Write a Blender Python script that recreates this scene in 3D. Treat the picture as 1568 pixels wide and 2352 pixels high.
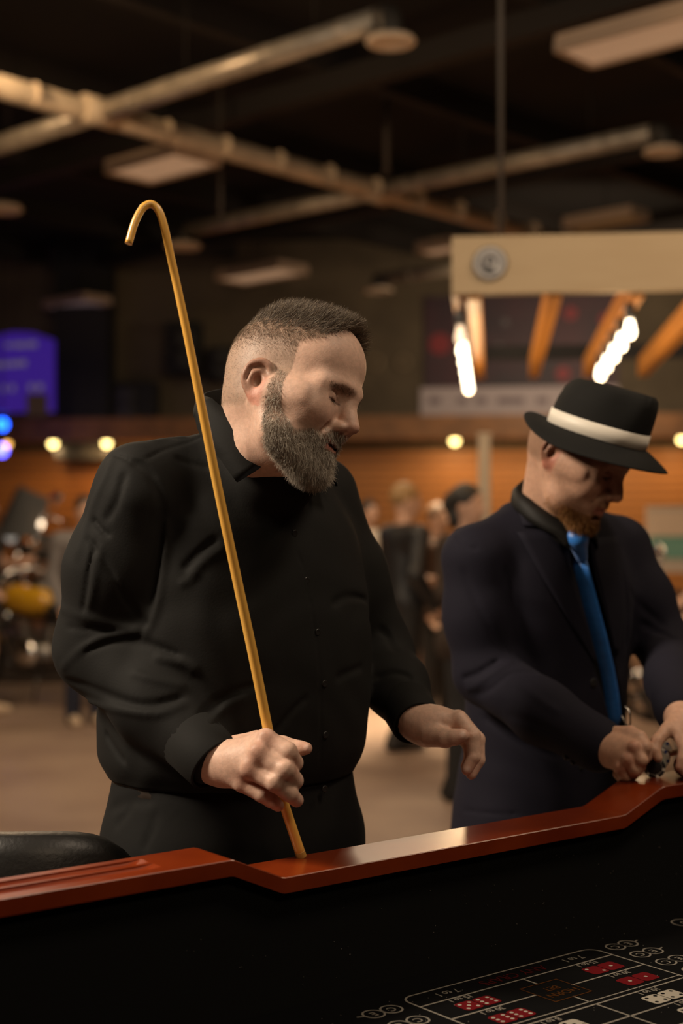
import bpy, bmesh, math, random
import numpy as np
from mathutils import Matrix, Vector

for _o in list(bpy.data.objects):
    bpy.data.objects.remove(_o)
SC = bpy.context.scene
COL = SC.collection
R = math.radians
random.seed(7)
RNG = np.random.default_rng(7)

# ------------------------------------------------------------------ camera
CAMZ, FPX, CX, HY = 1.45, 50 / 36 * 2352, 784.0, 1225.0
cam_d = bpy.data.cameras.new('camera')
cam_d.sensor_fit = 'VERTICAL'
cam_d.sensor_height = 36
cam_d.lens = 50
cam_d.shift_y = (HY - 1176) / 2352
cam_d.clip_start = 0.05
cam_d.clip_end = 100
cam_d.dof.use_dof = True
cam_d.dof.focus_distance = 2.13
cam_d.dof.aperture_fstop = 2.3
cam = bpy.data.objects.new('camera', cam_d)
COL.objects.link(cam)
cam.location = (0, 0, CAMZ)
cam.rotation_euler = (R(90), 0, 0)
SC.camera = cam

# ------------------------------------------------------------------ world, view
w = bpy.data.worlds.new('world')
SC.world = w
w.use_nodes = True
w.node_tree.nodes['Background'].inputs[0].default_value = (1.0, .72, .48, 1)
w.node_tree.nodes['Background'].inputs[1].default_value = 0.0035
vs = SC.view_settings
vs.view_transform = 'Standard'
vs.look = 'None'
vs.gamma = 1
vs.exposure = 0.0
vs.use_curve_mapping = False


# ------------------------------------------------------------------ lights of the hall (ceiling lamps, plus added fills without fittings)
def aim(o, tgt):
    d = Vector(tgt) - o.location
    o.rotation_euler = d.to_track_quat('-Z', 'Y').to_euler()


def area(name, loc, tgt, size, power, col=(1, .74, .48), size_y=None, spread=180):
    l = bpy.data.lights.new(name, 'AREA')
    l.energy = power
    l.color = col
    l.size = size
    l.spread = R(spread)
    if size_y:
        l.shape = 'RECTANGLE'
        l.size_y = size_y
    o = bpy.data.objects.new(name, l)
    COL.objects.link(o)
    o.location = loc
    aim(o, tgt)
    o['kind'] = 'helper'
    return o


def point(name, loc, power, col=(1, .7, .4), rad=.05):
    l = bpy.data.lights.new(name, 'POINT')
    l.energy = power
    l.color = col
    l.shadow_soft_size = rad
    o = bpy.data.objects.new(name, l)
    COL.objects.link(o)
    o.location = loc
    o['kind'] = 'helper'
    return o


WARM = (1, .75, .5)
area('ceiling_lamp_over_table_end', (-2.65, 1.55, 3.5), (-.2, 2.2, 1.4), .7, 175, (1, .83, .64), .7)
area('fill_behind_camera', (1.6, -1.8, 4.2), (.5, 2.4, 1.2), 1.0, 29, (1, .76, .52), .6)  # added fill from the camera side, stands for no known lamp
area('fill_over_chips', (1.3, 1.5, 3.7), (.75, 2.55, 1.1), .6, 24, (1, .80, .60), .6)  # added fill to brighten the hands and chips, no such lamp known
area('hall_lamp_1', (-1.8, 8.2, 4.45), (-1.8, 8.2, 0), 2.2, 74, WARM, 1.2)
area('unseen_hall_light', (.62, 12.0, 4.45), (.62, 12.0, 0), 1.5, 95, WARM, .9)  # added light without a fitting, placed to throw the highlight on the rail
area('hall_lamp_3', (-4.5, 5.4, 4.6), (-4.0, 5.4, 0), 2.0, 46, WARM, 1.0)
area('hall_lamp_4', (3.0, 3.6, 4.6), (2.2, 6.6, 2.4), 1.4, 75, WARM, 1.0)
area('hall_spot', (.35, 10.9, 4.4), (.30, 10.9, 0), .5, 60, (1, .76, .48), .5, spread=50)
area('upper_wall_fill', (3.0, 15.6, 3.9), (2.7, 18.8, 3.5), 1.2, 52, WARM, .4)  # added fill to lift the banner and upper wall, no fitting there
point('pendant_by_duct', (-2.75, 9.0, 4.95), 150, (1, .66, .36), .12)

# ------------------------------------------------------------------ helpers: projection, tagging, materials, meshes


def at(px, py, Y):
    return np.array([(px - CX) / FPX * Y, Y, CAMZ - (py - HY) / FPX * Y])


def atz(px, py, z):
    return at(px, py, (CAMZ - z) * FPX / (py - HY))


def tag(o, label=None, cat=None, group=None, kind=None):
    if label:
        o['label'] = label
    if cat:
        o['category'] = cat
    if group:
        o['group'] = group
    if kind:
        o['kind'] = kind
    return o


def thing(name, label, cat, loc=(0, 0, 0), group=None):
    o = bpy.data.objects.new(name, None)
    COL.objects.link(o)
    o.location = tuple(float(c) for c in loc)
    o.empty_display_size = .05
    return tag(o, label, cat, group)


def link(o, parent=None):
    COL.objects.link(o)
    if parent is not None:
        o.parent = parent
        if parent.parent is None:
            o.matrix_parent_inverse = Matrix.Translation(-Vector(parent.location))
    return o


def copy_tree(o, parent=None):
    c = o.copy()
    COL.objects.link(c)
    if parent is not None:
        c.parent = parent
        c.matrix_parent_inverse = o.matrix_parent_inverse.copy()
    for ch in list(o.children):
        copy_tree(ch, c)
    return c


MATS = {}


def mat(name, col=(.5, .5, .5), rough=.6, metal=0., spec=.5, noise=0., nscale=30., col2=None, bump=0., bscale=200.,
        emit=None, estr=0., coat=0., sheen=0., sss=0., stretch=None, attr=None, trans=0., wrinkle=0.):
    if name in MATS:
        return MATS[name]
    m = bpy.data.materials.new(name)
    m.use_nodes = True
    nt = m.node_tree
    b = nt.nodes['Principled BSDF']
    I = b.inputs
    I['Base Color'].default_value = (*col, 1)
    I['Roughness'].default_value = rough
    I['Metallic'].default_value = metal
    I['Specular IOR Level'].default_value = spec
    if coat:
        I['Coat Weight'].default_value = coat
        I['Coat Roughness'].default_value = .22
    if sheen:
        I['Sheen Weight'].default_value = sheen
        I['Sheen Roughness'].default_value = .5
    if trans:
        I['Transmission Weight'].default_value = trans
    if sss:
        I['Subsurface Weight'].default_value = sss
        I['Subsurface Radius'].default_value = (.012, .005, .003)
        I['Subsurface Scale'].default_value = 1.0
    if emit:
        I['Emission Color'].default_value = (*emit, 1)
        I['Emission Strength'].default_value = estr
    tc = nt.nodes.new('ShaderNodeTexCoord')
    src = tc.outputs['Object']
    if stretch:
        mp = nt.nodes.new('ShaderNodeMapping')
        mp.inputs['Scale'].default_value = stretch
        nt.links.new(src, mp.inputs['Vector'])
        src = mp.outputs['Vector']
    basecol = None
    if attr:
        a = nt.nodes.new('ShaderNodeAttribute')
        a.attribute_name = attr
        basecol = a.outputs['Color']
        nt.links.new(basecol, I['Base Color'])
    if noise:
        n = nt.nodes.new('ShaderNodeTexNoise')
        n.inputs['Scale'].default_value = nscale
        n.inputs['Detail'].default_value = 5
        nt.links.new(src, n.inputs['Vector'])
        mx = nt.nodes.new('ShaderNodeMixRGB')
        mx.blend_type = 'MIX' if col2 else 'MULTIPLY'
        rp = nt.nodes.new('ShaderNodeValToRGB')
        rp.color_ramp.elements[0].position = .35
        rp.color_ramp.elements[1].position = .68
        nt.links.new(n.outputs['Fac'], rp.inputs['Fac'])
        if basecol:
            nt.links.new(basecol, mx.inputs[1])
        else:
            mx.inputs[1].default_value = (*col, 1)
        if col2:
            mx.inputs[2].default_value = (*col2, 1)
            ml = nt.nodes.new('ShaderNodeMath')
            ml.operation = 'MULTIPLY'
            ml.inputs[1].default_value = noise
            nt.links.new(rp.outputs['Color'], ml.inputs[0])
            nt.links.new(ml.outputs[0], mx.inputs[0])
        else:
            mx.inputs[0].default_value = noise
            nt.links.new(rp.outputs['Color'], mx.inputs[2])
        nt.links.new(mx.outputs[0], I['Base Color'])
    if bump:
        n2 = nt.nodes.new('ShaderNodeTexNoise')
        n2.inputs['Scale'].default_value = bscale
        n2.inputs['Detail'].default_value = 4
        nt.links.new(src, n2.inputs['Vector'])
        bp = nt.nodes.new('ShaderNodeBump')
        bp.inputs['Strength'].default_value = bump
        bp.inputs['Distance'].default_value = .004
        nt.links.new(n2.outputs['Fac'], bp.inputs['Height'])
        last = bp
        if wrinkle:
            n3 = nt.nodes.new('ShaderNodeTexNoise')
            n3.noise_type = 'RIDGED_MULTIFRACTAL'
            n3.inputs['Scale'].default_value = 5.5
            n3.inputs['Detail'].default_value = 1.5
            n3.inputs['Distortion'].default_value = 1.2
            nt.links.new(src, n3.inputs['Vector'])
            b3 = nt.nodes.new('ShaderNodeBump')
            b3.inputs['Strength'].default_value = wrinkle
            b3.inputs['Distance'].default_value = .010
            nt.links.new(n3.outputs['Fac'], b3.inputs['Height'])
            nt.links.new(bp.outputs['Normal'], b3.inputs['Normal'])
            last = b3
        nt.links.new(last.outputs['Normal'], I['Normal'])
    MATS[name] = m
    return m


class MB:
    """collects vertices and faces of one part"""

    def __init__(s):
        s.v, s.f, s.sm = [], [], []

    def add(s, vs, fs, smooth=False):
        o = len(s.v)
        s.v += [tuple(float(c) for c in p) for p in vs]
        s.f += [tuple(i + o for i in f) for f in fs]
        s.sm += [smooth] * len(fs)
        return s

    def box(s, c, size, ax=None, az=None):
        c = np.array(c, float)
        h = np.array(size, float) / 2
        M = frame(ax, az)
        vs = [c + M @ (h * np.array(k)) for k in ((-1, -1, -1), (1, -1, -1), (1, 1, -1), (-1, 1, -1), (-1, -1, 1), (1, -1, 1), (1, 1, 1), (-1, 1, 1))]
        return s.add(vs, [(0, 3, 2, 1), (4, 5, 6, 7), (0, 1, 5, 4), (1, 2, 6, 5), (2, 3, 7, 6), (3, 0, 4, 7)])

    def tube(s, pts, rad, n=12, cap=True, flat=None):
        pts = [np.array(p, float) for p in pts]
        if not hasattr(rad, '__len__'):
            rad = [rad] * len(pts)
        T = []
        for i in range(len(pts)):
            a, b = pts[max(i - 1, 0)], pts[min(i + 1, len(pts) - 1)]
            t = b - a
            T.append(t / (np.linalg.norm(t) + 1e-12))
        u = np.cross(T[0], (0, 0, 1))
        if np.linalg.norm(u) < 1e-3:
            u = np.cross(T[0], (0, 1, 0))
        u /= np.linalg.norm(u)
        vs = []
        for p, t, r in zip(pts, T, rad):
            u = u - t * np.dot(u, t)
            u /= np.linalg.norm(u)
            v = np.cross(t, u)
            for k in range(n):
                a = 2 * math.pi * k / n
                vs.append(p + r * (math.cos(a) * u + math.sin(a) * v))
        fs = []
        for i in range(len(pts) - 1):
            for k in range(n):
                k2 = (k + 1) % n
                fs.append((i * n + k, i * n + k2, (i + 1) * n + k2, (i + 1) * n + k))
        s.add(vs, fs, True)
        if cap:
            o = len(s.v) - len(vs)
            s.f += [tuple(o + k for k in reversed(range(n))), tuple(o + (len(pts) - 1) * n + k for k in range(n))]
            s.sm += [False, False]
        return s

    def lathe(s, c, prof, n=24, axis=(0, 0, 1), smooth=True, ex=1., ey=1., ax=None):
        M = frame(ax, axis)
        c = np.array(c, float)
        vs, fs = [], []
        for r, z in prof:
            for k in range(n):
                a = 2 * math.pi * k / n
                vs.append(c + M @ np.array([r * math.cos(a) * ex, r * math.sin(a) * ey, z]))
        m = len(prof)
        for i in range(m - 1):
            for k in range(n):
                k2 = (k + 1) % n
                fs.append((i * n + k, i * n + k2, (i + 1) * n + k2, (i + 1) * n + k))
        s.add(vs, fs, smooth)
        o = len(s.v) - len(vs)
        if prof[0][0] > 1e-6:
            s.f.append(tuple(o + k for k in reversed(range(n))))
            s.sm.append(False)
        if prof[-1][0] > 1e-6:
            s.f.append(tuple(o + (m - 1) * n + k for k in range(n)))
            s.sm.append(False)
        return s

    def ball(s, c, r, n=16, ax=None, az=None):
        r = np.array(r if hasattr(r, '__len__') else (r, r, r), float)
        M = frame(ax, az)
        c = np.array(c, float)
        vs, fs = [], []
        m = n // 2
        for i in range(m + 1):
            t = math.pi * i / m
            for k in range(n):
                a = 2 * math.pi * k / n
                vs.append(c + M @ (r * np.array([math.sin(t) * math.cos(a), math.sin(t) * math.sin(a), -math.cos(t)])))
        for i in range(m):
            for k in range(n):
                k2 = (k + 1) % n
                fs.append((i * n + k, i * n + k2, (i + 1) * n + k2, (i + 1) * n + k))
        return s.add(vs, fs, True)

    def torus(s, c, R_, r, axis=(0, 0, 1), n=36, m=12, ex=1., ey=1.):
        M = frame(None, axis)
        c = np.array(c, float)
        vs, fs = [], []
        for i in range(n):
            a = 2 * math.pi * i / n
            for k in range(m):
                b = 2 * math.pi * k / m
                q = R_ + r * math.cos(b)
                vs.append(c + M @ np.array([q * math.cos(a) * ex, q * math.sin(a) * ey, r * math.sin(b)]))
        for i in range(n):
            i2 = (i + 1) % n
            for k in range(m):
                k2 = (k + 1) % m
                fs.append((i * m + k, i2 * m + k, i2 * m + k2, i * m + k2))
        return s.add(vs, fs, True)

    def prism(s, poly, ext):
        """poly: 3-D points of a planar polygon, ext: extrusion vector"""
        a = [np.array(p, float) for p in poly]
        n = len(a)
        e = np.array(ext, float)
        vs = a + [p + e for p in a]
        fs = [tuple(reversed(range(n))), tuple(range(n, 2 * n))] + [(i, (i + 1) % n, n + (i + 1) % n, n + i) for i in range(n)]
        return s.add(vs, fs)

    def mesh(s, name):
        me = bpy.data.meshes.new(name)
        me.from_pydata(s.v, [], s.f)
        me.polygons.foreach_set('use_smooth', s.sm)
        bm = bmesh.new()
        bm.from_mesh(me)
        bmesh.ops.remove_doubles(bm, verts=bm.verts, dist=1e-6)
        bmesh.ops.recalc_face_normals(bm, faces=bm.faces)
        bm.to_mesh(me)
        bm.free()
        return me

    def build(s, name, m, parent=None, bevel=0., seg=2):
        me = s.mesh(name)
        o = bpy.data.objects.new(name, me)
        me.materials.append(m)
        link(o, parent)
        if bevel:
            b = o.modifiers.new('bevel', 'BEVEL')
            b.width = bevel
            b.segments = seg
            b.limit_method = 'ANGLE'
            b.angle_limit = R(35)
        return o


def frame(ax=None, az=None):
    if ax is None and az is None:
        return np.eye(3)
    if az is None:
        x = np.array(ax, float)
        x /= np.linalg.norm(x)
        z = np.array((0, 0, 1.))
        y = np.cross(z, x)
        if np.linalg.norm(y) < 1e-4:
            y = np.array((0, 1., 0))
        y /= np.linalg.norm(y)
        z = np.cross(x, y)
        return np.stack([x, y, z], 1)
    z = np.array(az, float)
    z /= np.linalg.norm(z)
    x = np.array(ax, float) if ax is not None else (np.array((1., 0, 0)) if abs(z[0]) < .9 else np.array((0, 1., 0)))
    x = x - z * np.dot(x, z)
    x /= np.linalg.norm(x)
    return np.stack([x, np.cross(z, x), z], 1)


def text_mesh(s, size, sx=1., extrude=.0002):
    cu = bpy.data.curves.new('txt', 'FONT')
    cu.body = s
    cu.size = size
    cu.align_x = 'CENTER'
    cu.align_y = 'CENTER'
    cu.extrude = extrude
    cu.resolution_u = 3
    o = bpy.data.objects.new('txt', cu)
    COL.objects.link(o)
    dg = bpy.context.evaluated_depsgraph_get()
    me = bpy.data.meshes.new_from_object(o.evaluated_get(dg))
    bpy.data.objects.remove(o)
    return me


def spline(pts, n=8):
    """Catmull-Rom through the points"""
    P = np.array(pts, float)
    P = np.vstack([2 * P[0] - P[1], P, 2 * P[-1] - P[-2]])
    out = []
    for i in range(1, len(P) - 2):
        a, b, c, d = P[i - 1], P[i], P[i + 1], P[i + 2]
        for k in range(n):
            t = k / n
            out.append(.5 * ((2 * b) + (-a + c) * t + (2 * a - 5 * b + 4 * c - d) * t * t + (-a + 3 * b - 3 * c + d) * t ** 3))
    out.append(P[-2])
    return np.array(out)

# ================================================================== THE HALL
E1 = np.array([.9944, -.1054, 0])
E2 = np.array([.1054, .9944, 0])
UP = np.array([0, 0, 1.])
WD = 19.0                      # distance of the back wall along E2
CEIL = 5.4


def hall(a, d, z):
    return E1 * a + E2 * d + UP * z


def hallpx(px, py, d):
    """point on the plane at distance d along E2 seen at a pixel"""
    r = np.array([(px - CX) / FPX, 1, -(py - HY) / FPX])
    t = d / np.dot(r, E2)
    return np.array([0, 0, CAMZ]) + r * t


M_floor = mat('floor_tile', (.30, .215, .16), .45, noise=1., nscale=1.6, col2=(.22, .15, .115), bump=.05, bscale=40)
M_ceil = mat('ceiling_black', (.0045, .0034, .0028), .9)
M_joist = mat('joist_brown', (.013, .009, .007), .8)
M_wallup = mat('wall_olive', (.125, .097, .062), .85, noise=.3, nscale=2)
M_slat = mat('slat_orange_wood', (.42, .17, .035), .5, noise=.6, nscale=6, col2=(.34, .12, .02), stretch=(1, 1, 8))
M_soff = mat('soffit_wood', (.30, .13, .04), .5, noise=.4, nscale=5)
M_dark = mat('black_matte', (.008, .008, .009), .7)
M_galv = mat('galvanised_metal', (.50, .44, .36), .42, metal=.45, noise=.35, nscale=8)
M_plaswhite = mat('warm_white_paint', (.62, .5, .38), .6)


def struct(name, mb, m, parent=None, label=None):
    o = mb.build(name, m, parent)
    if parent is None:
        o['kind'] = 'structure'
    if label:
        o['label'] = label
    return o


struct('floor', MB().box((0, 9, -.05), (26, 28, .1)), M_floor, label='brown tiled floor of the hall')
struct('ceiling', MB().box((0, 9, CEIL + .05), (26, 28, .1)), M_ceil, label='black painted ceiling of the hall')
wb = struct('wall_back', MB().box(hall(0, WD + .1, CEIL / 2), (26, .2, CEIL), ax=E1), M_wallup, label='olive back wall above the orange slats')
struct('wall_left', MB().box((-8.6, 9, CEIL / 2), (.2, 28, CEIL)), mat('wall_dark_brown', (.06, .045, .035), .9), label='dark brown side wall')
struct('wall_right', MB().box((9.5, 9, CEIL / 2), (.2, 28, CEIL)), mat('wall_dark_brown', (.06, .045, .035), .9), label='dark brown side wall')
# horizontal orange slats on the back wall, each one a board
slat_me = None
for i in range(24):
    z = .10 + i * .105
    if slat_me is None:
        slat_me = MB().box((0, 0, 0), (17, .03, .092)).mesh('slat')
        slat_me.materials.append(M_slat)
    o = bpy.data.objects.new('slat', slat_me)
    link(o, wb)
    p = hall(0, WD - .015, z)
    o.location = tuple(p - np.array(wb.location))
    o.rotation_euler = (0, 0, math.atan2(E1[1], E1[0]))
# soffit shelf with downlights
sof = struct('trim_1', MB().box(hall(0, WD - .35, 2.82), (17, .7, .30), ax=E1), M_soff, label='wooden soffit running along the back wall')
M_bulb = mat('lamp_glow', (1, .8, .5), .4, emit=(1, .74, .26), estr=8)
M_trimmetal = mat('lamp_trim', (.3, .25, .2), .4, metal=.8)
dl_px = [(15, 1021), (122, 1018), (245, 1018), (1044, 1010), (1566, 1001)]
for k, (px, py) in enumerate(dl_px):
    p = hallpx(px, py, WD - .62)
    p[2] = 2.64
    t = thing('soffit_downlight', ['small amber downlight beside the blue lamp, leftmost under the soffit', 'round yellow downlight under the soffit above the chrome motorcycle',
                                   'round yellow downlight under the soffit by the black shirt shoulder', 'round yellow downlight on the soffit above the blond guest', 'round yellow downlight on the soffit beyond the fedora brim'][k], 'downlight', p, 'downlights along the soffit')
    MB().lathe(p + UP * .02, [(.075, .02), (.085, .0), (.06, 0), (.06, .02)], 20).build('trim_ring', M_trimmetal, t)
    MB().ball(p, (.055, .055, .05), 14).build('bulb', M_bulb if k else mat('lamp_glow_amber', (1, .6, .2), .4, emit=(1, .5, .1), estr=4), t)
    if k:
        area('soffit_wash', p - UP * .06 + E2 * .1, p - UP * 2.5 + E2 * .5, .12, 3.5, (1, .62, .28))
area('soffit_wash_a', hall(.5, WD - .75, 2.55), hall(.5, WD, 1.4), 3.0, 12, (1, .64, .30), .1)
area('soffit_wash_b', hall(5.0, WD - .75, 2.55), hall(5.0, WD, 1.4), 3.0, 50, (1, .64, .30), .1)
area('soffit_wash_c', hall(-4.6, WD - .75, 2.55), hall(-4.6, WD, 1.4), 1.6, 18, (1, .56, .2), .1)

# wall signs -------------------------------------------------------
sg = thing('wall_banner', 'large dark banner with red patches and a pale strip of logos below', 'banner', hallpx(1180, 790, WD - .03))


def wallbox(mb, x0, y0, x1, y1, d, th=.02):
    a, b = hallpx(x0, y0, d), hallpx(x1, y1, d)
    c = (a + b) / 2
    return mb.box(c, (abs(np.dot(b - a, E1)), th, abs(b[2] - a[2])), ax=E1)


wallbox(MB(), 975, 682, 1420, 889, WD - .03).build('panel', mat('banner_dark', (.028, .018, .028), .6, noise=.7, nscale=1.4, col2=(.075, .018, .03)), sg)
wallbox(MB(), 965, 891, 1420, 952, WD - .035).build('logo_strip', mat('banner_pale', (.46, .40, .42), .7), sg)
for x0, x1 in ((985, 1012), (1050, 1072), (1092, 1118), (1142, 1204), (1232, 1258), (1290, 1316)):
    wallbox(MB(), x0, 912, x1, 928, WD - .05, .01).build('logo_mark', mat('banner_ink', (.22, .18, .2), .7), sg)
M_red = mat('banner_red', (.22, .02, .03), .6)
for x, y, r in ((1010, 790, 26), (1292, 858, 17), (1310, 720, 16), (1392, 735, 18)):
    p = hallpx(x, y, WD - .05)
    MB().lathe(p, [(r / 180, -.005), (r / 180, .005)], 20, axis=-E2).build('red_emblem', M_red, sg)
for x, y, r in ((1145, 800, 12), (1322, 800, 10), (1160, 740, 9)):
    p = hallpx(x, y, WD - .05)
    MB().lathe(p, [(r / 180, -.005), (r / 180, .005)], 20, axis=-E2).build('grey_emblem', mat('banner_grey', (.10, .09, .1), .6), sg)
# screen
scr = thing('wall_screen', 'big purple lit screen with pale lines of writing on the wall', 'screen', hallpx(40, 850, 16.5))
M_scr = mat('screen_purple', (.02, .01, .08), .4, emit=(.035, .010, .22), estr=.75)
poly = [hallpx(x, y, 16.5) for x, y in ((-130, 790), (-60, 780), (30, 762), (75, 764), (122, 780), (122, 945), (-130, 948))]
MB().prism(poly, E2 * .08).build('display', M_scr, scr)
M_scrt = mat('screen_writing', (.2, .18, .3), .4, emit=(.22, .18, .30), estr=.3)
for x0, y0, x1, y1 in ((12, 789, 30, 797), (34, 787, 58, 798), (62, 785, 84, 797), (-10, 832, 16, 844), (20, 830, 40, 842), (43, 828, 60, 841), (4, 885, 12, 900), (24, 884, 33, 899), (66, 882, 76, 897), (84, 882, 98, 896)):
    wallbox(MB(), x0, y0, x1, y1, 16.47, .02).build('writing_line', M_scrt, scr)
wallbox(MB(), 62, 905, 108, 955, 16.40, .05).build('pale_corner', mat('screen_corner', (.10, .07, .07), .6), scr)
# dark boxes on the upper wall
for k, (x0, y0, x1, y1, lab) in enumerate(((385, 742, 462, 862, 'tall black loudspeaker box on the upper wall left of the grey beard man'), (478, 800, 545, 872, 'small black box mounted on the wall right of the tall loudspeaker'), (210, 880, 362, 975, 'wide low black rack standing on the soffit left of the cane'))):
    s = thing('wall_speaker', lab, 'speaker', hallpx((x0 + x1) / 2, y1, WD - .2))
    wallbox(MB(), x0, y0, x1, y1, WD - .2, .3).build('cabinet', M_dark, s, .02)
    for q in (.3, .7):
        p = hallpx((x0 + x1) / 2, y0 + (y1 - y0) * q, WD - .37)
        MB().lathe(p, [(.13, 0), (.15, .02), (.12, .03), (.03, .012), (.001, .012)], 20, axis=-E2).build('cone', mat('cone_grey', (.02, .019, .018), .5), s)
# dark block on the far left wall (unlit bay)
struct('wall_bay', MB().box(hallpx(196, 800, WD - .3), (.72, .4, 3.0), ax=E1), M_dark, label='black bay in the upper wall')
for k, (x, y) in enumerate(((862, 832), (925, 832))):
    p = hallpx(x, y, WD - .03)
    t = tag(MB().torus(p, .085, .025, axis=E2, n=24, m=8).build('wall_ring', mat('ring_dim', (.22, .17, .11), .7)), ['pale ring emblem on the olive wall beside the grey beard man forehead', 'pale ring emblem on the olive wall nearer the dark banner'][k], 'emblem', 'ring emblems')

# ceiling: joists, rods, ducts, troffers ------------------------------
TD = np.array([.677, .736, 0])
BD = np.array([-.736, .677, 0])
for k in range(9):
    c = np.array([-1.0, 10.5, CEIL - .12]) + BD * (k - 4) * 2.1
    struct('beam_%d' % (k + 1), MB().box(c, (24, .12, .24), ax=TD), M_joist, label='dark roof joist under the black ceiling')
for k in range(5):
    c = np.array([1.0, 10.5, CEIL - .32]) + TD * (k - 2) * 3.4
    struct('beam_%d' % (k + 10), MB().box(c, (22, .16, .18), ax=BD), M_joist, label='dark roof beam crossing the joists')

DZ = 4.6


def pz(px, py, z):
    return at(px, py, (z - CAMZ) * FPX / (HY - py))


M_duct = mat('duct_metal', (.66, .54, .40), .42, metal=.15, noise=.3, nscale=5)
duct = thing('air_duct', 'long round metal air duct crossing the dark ceiling with side branches and ring diffusers', 'duct', pz(230, 258, DZ))
J1, J2 = pz(230, 258, DZ), pz(860, 440, DZ)
a0, a1 = J1 - TD * 4.0, J2 + TD * 3.6
MB().tube([a0, a1], .085, 20).build('pipe', M_duct, duct)
L = np.linalg.norm(a1 - a0)
for k in range(int(L / .62)):
    p = a0 + TD * (.3 + k * .62)
    MB().tube([p, p + TD * .02], .0875, 20).build('joint_ring', M_duct, duct)
for p in (J1, J2):
    MB().tube([p - TD * .16, p + TD * .16], .105, 20).build('tee_collar', M_duct, duct)


def branch(p0, p1, drop, root, ring=True, rr=.155):
    p0, p1 = np.array(p0), np.array(p1)
    d = (p1 - p0) / np.linalg.norm(p1 - p0)
    t = MB().tube([p0 + d * .1, p1], .075, 18).build('branch_pipe', M_galv, root)
    n = int(np.linalg.norm(p1 - p0) / .7)
    for k in range(n):
        p = p0 + d * (.4 + .7 * k)
        MB().tube([p, p + d * .02], .08, 18).build('joint_ring', M_galv, t)
    for e in (.35, .8):
        p = p0 + (p1 - p0) * e
        MB().tube([p + UP * .07, (p[0], p[1], CEIL)], .005, 6).build('hanger', M_joist, t)
    if ring:
        q = p1 + d * .09
        MB().tube(spline([p1, p1 + d * .07, q - UP * .06, q - UP * (drop - .02)], 5), .078, 16).build('elbow', mat('duct_elbow_dark', (.05, .045, .04), .5, metal=.5), t)  # dark colour stands in for the shade inside the ring opening
        c = q - UP * drop
        MB().lathe(c, [(rr * .56, .0), (rr * .6, .022), (rr * .9, .025), (rr, .0), (rr * .93, -.014), (rr * .64, -.012), (rr * .56, .0)], 32).build('ring_diffuser', M_plaswhite, t)
    return t


branch(J1, pz(872, 44, DZ), .16, duct)
branch(J1, J1 + BD * 3.4, .16, duct, ring=False)
branch(J2, pz(435, 528, DZ), .16, duct, rr=.19)
branch(J2, pz(1500, 306, DZ), .16, duct, rr=.16)
q0, q1 = pz(1120, 605, 4.6), pz(880, 640, 4.6)
far = thing('branch_duct', 'short far round duct with ring diffuser left of the beige fascia', 'duct', (q0 + q1) / 2)
branch(q0, q1, .14, far, rr=.2)
c = pz(4, 480, 4.4)
t = thing('ring_vent', 'round pale vent ring on the ceiling by the far left edge', 'vent', c)
MB().lathe(c, [(.05, 0), (.07, .03), (.17, .035), (.19, 0), (.17, -.02), (.07, -.015), (.05, 0)], 28).build('ring', M_plaswhite, t)

M_louv = mat('troffer_louvre', (.55, .40, .28), .45, emit=(1, .62, .36), estr=.20)
M_trf = mat('troffer_frame', (.45, .33, .24), .5)
for k, (px, py, z, lx, ly, lab, e) in enumerate((
        (372, 381, 4.5, .88, .50, 'louvred ceiling light panel above the cane hook', 1), (600, 630, 4.5, 1.05, .5, 'louvred ceiling light panel above the grey beard man head', 1),
        (176, 698, 4.5, .9, .46, 'dim lilac ceiling light panel above the purple screen', 0), (1500, 78, 4.5, 1.15, .42, 'louvred ceiling light panel in the upper corner over the fascia', 1),
        (1012, 571, 4.5, .45, .3, 'small louvred ceiling light panel left of the beige fascia', 1), (1390, 508, 4.6, .8, .34, 'dim olive ceiling light panel just above the beige fascia', 2))):
    c = pz(px, py, z)
    t = thing('louvre_light', lab, 'ceiling light', c, 'louvred ceiling lights')
    ml = (mat('troffer_lilac', (.30, .22, .22), .5, emit=(.8, .55, .55), estr=.08), M_louv, mat('troffer_olive', (.3, .2, .07), .5, emit=(1, .6, .2), estr=.02))[e]
    A, B = -BD, TD
    MB().box(c + UP * .05, (lx, ly, .05), ax=A).build('housing', M_trf, t)
    for sgn in (-1, 1):
        MB().box(c + B * sgn * ly / 2, (lx, .02, .07), ax=A).build('rail', M_trf, t)
        MB().box(c + A * sgn * lx / 2, (.02, ly, .07), ax=A).build('end_rail', M_trf, t)
    n = 8
    for i in range(n):
        MB().box(c + B * ly * ((i + .5) / n - .5) - UP * .005, (lx, ly / n * .8, .012), ax=A).build('louvre', ml, t)
    MB().tube([c + UP * .07, c + UP * (CEIL - c[2])], .006, 6).build('hanger', M_joist, t)
# pendant cables and suspension rods
M_rod = mat('rod_dim', (.05, .038, .03), .7)
for k, (px, py, Y, lab) in enumerate(((505, 500, 12., 'thin vertical rod hanging beside the cane hook'), (888, 400, 12.5, 'short pale hanger rod over the trunk duct'))):
    p = at(px, py, Y)
    t = thing('hanging_rod', lab, 'rod', p)
    MB().tube([p, (p[0], p[1], CEIL)], .016 if k != 1 else .03, 8).build('rod', M_rod, t)
    MB().lathe((p[0], p[1], CEIL - .03), [(.05, 0), (.05, .02), (.02, .03)], 12).build('ceiling_plate', M_joist, t)

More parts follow.
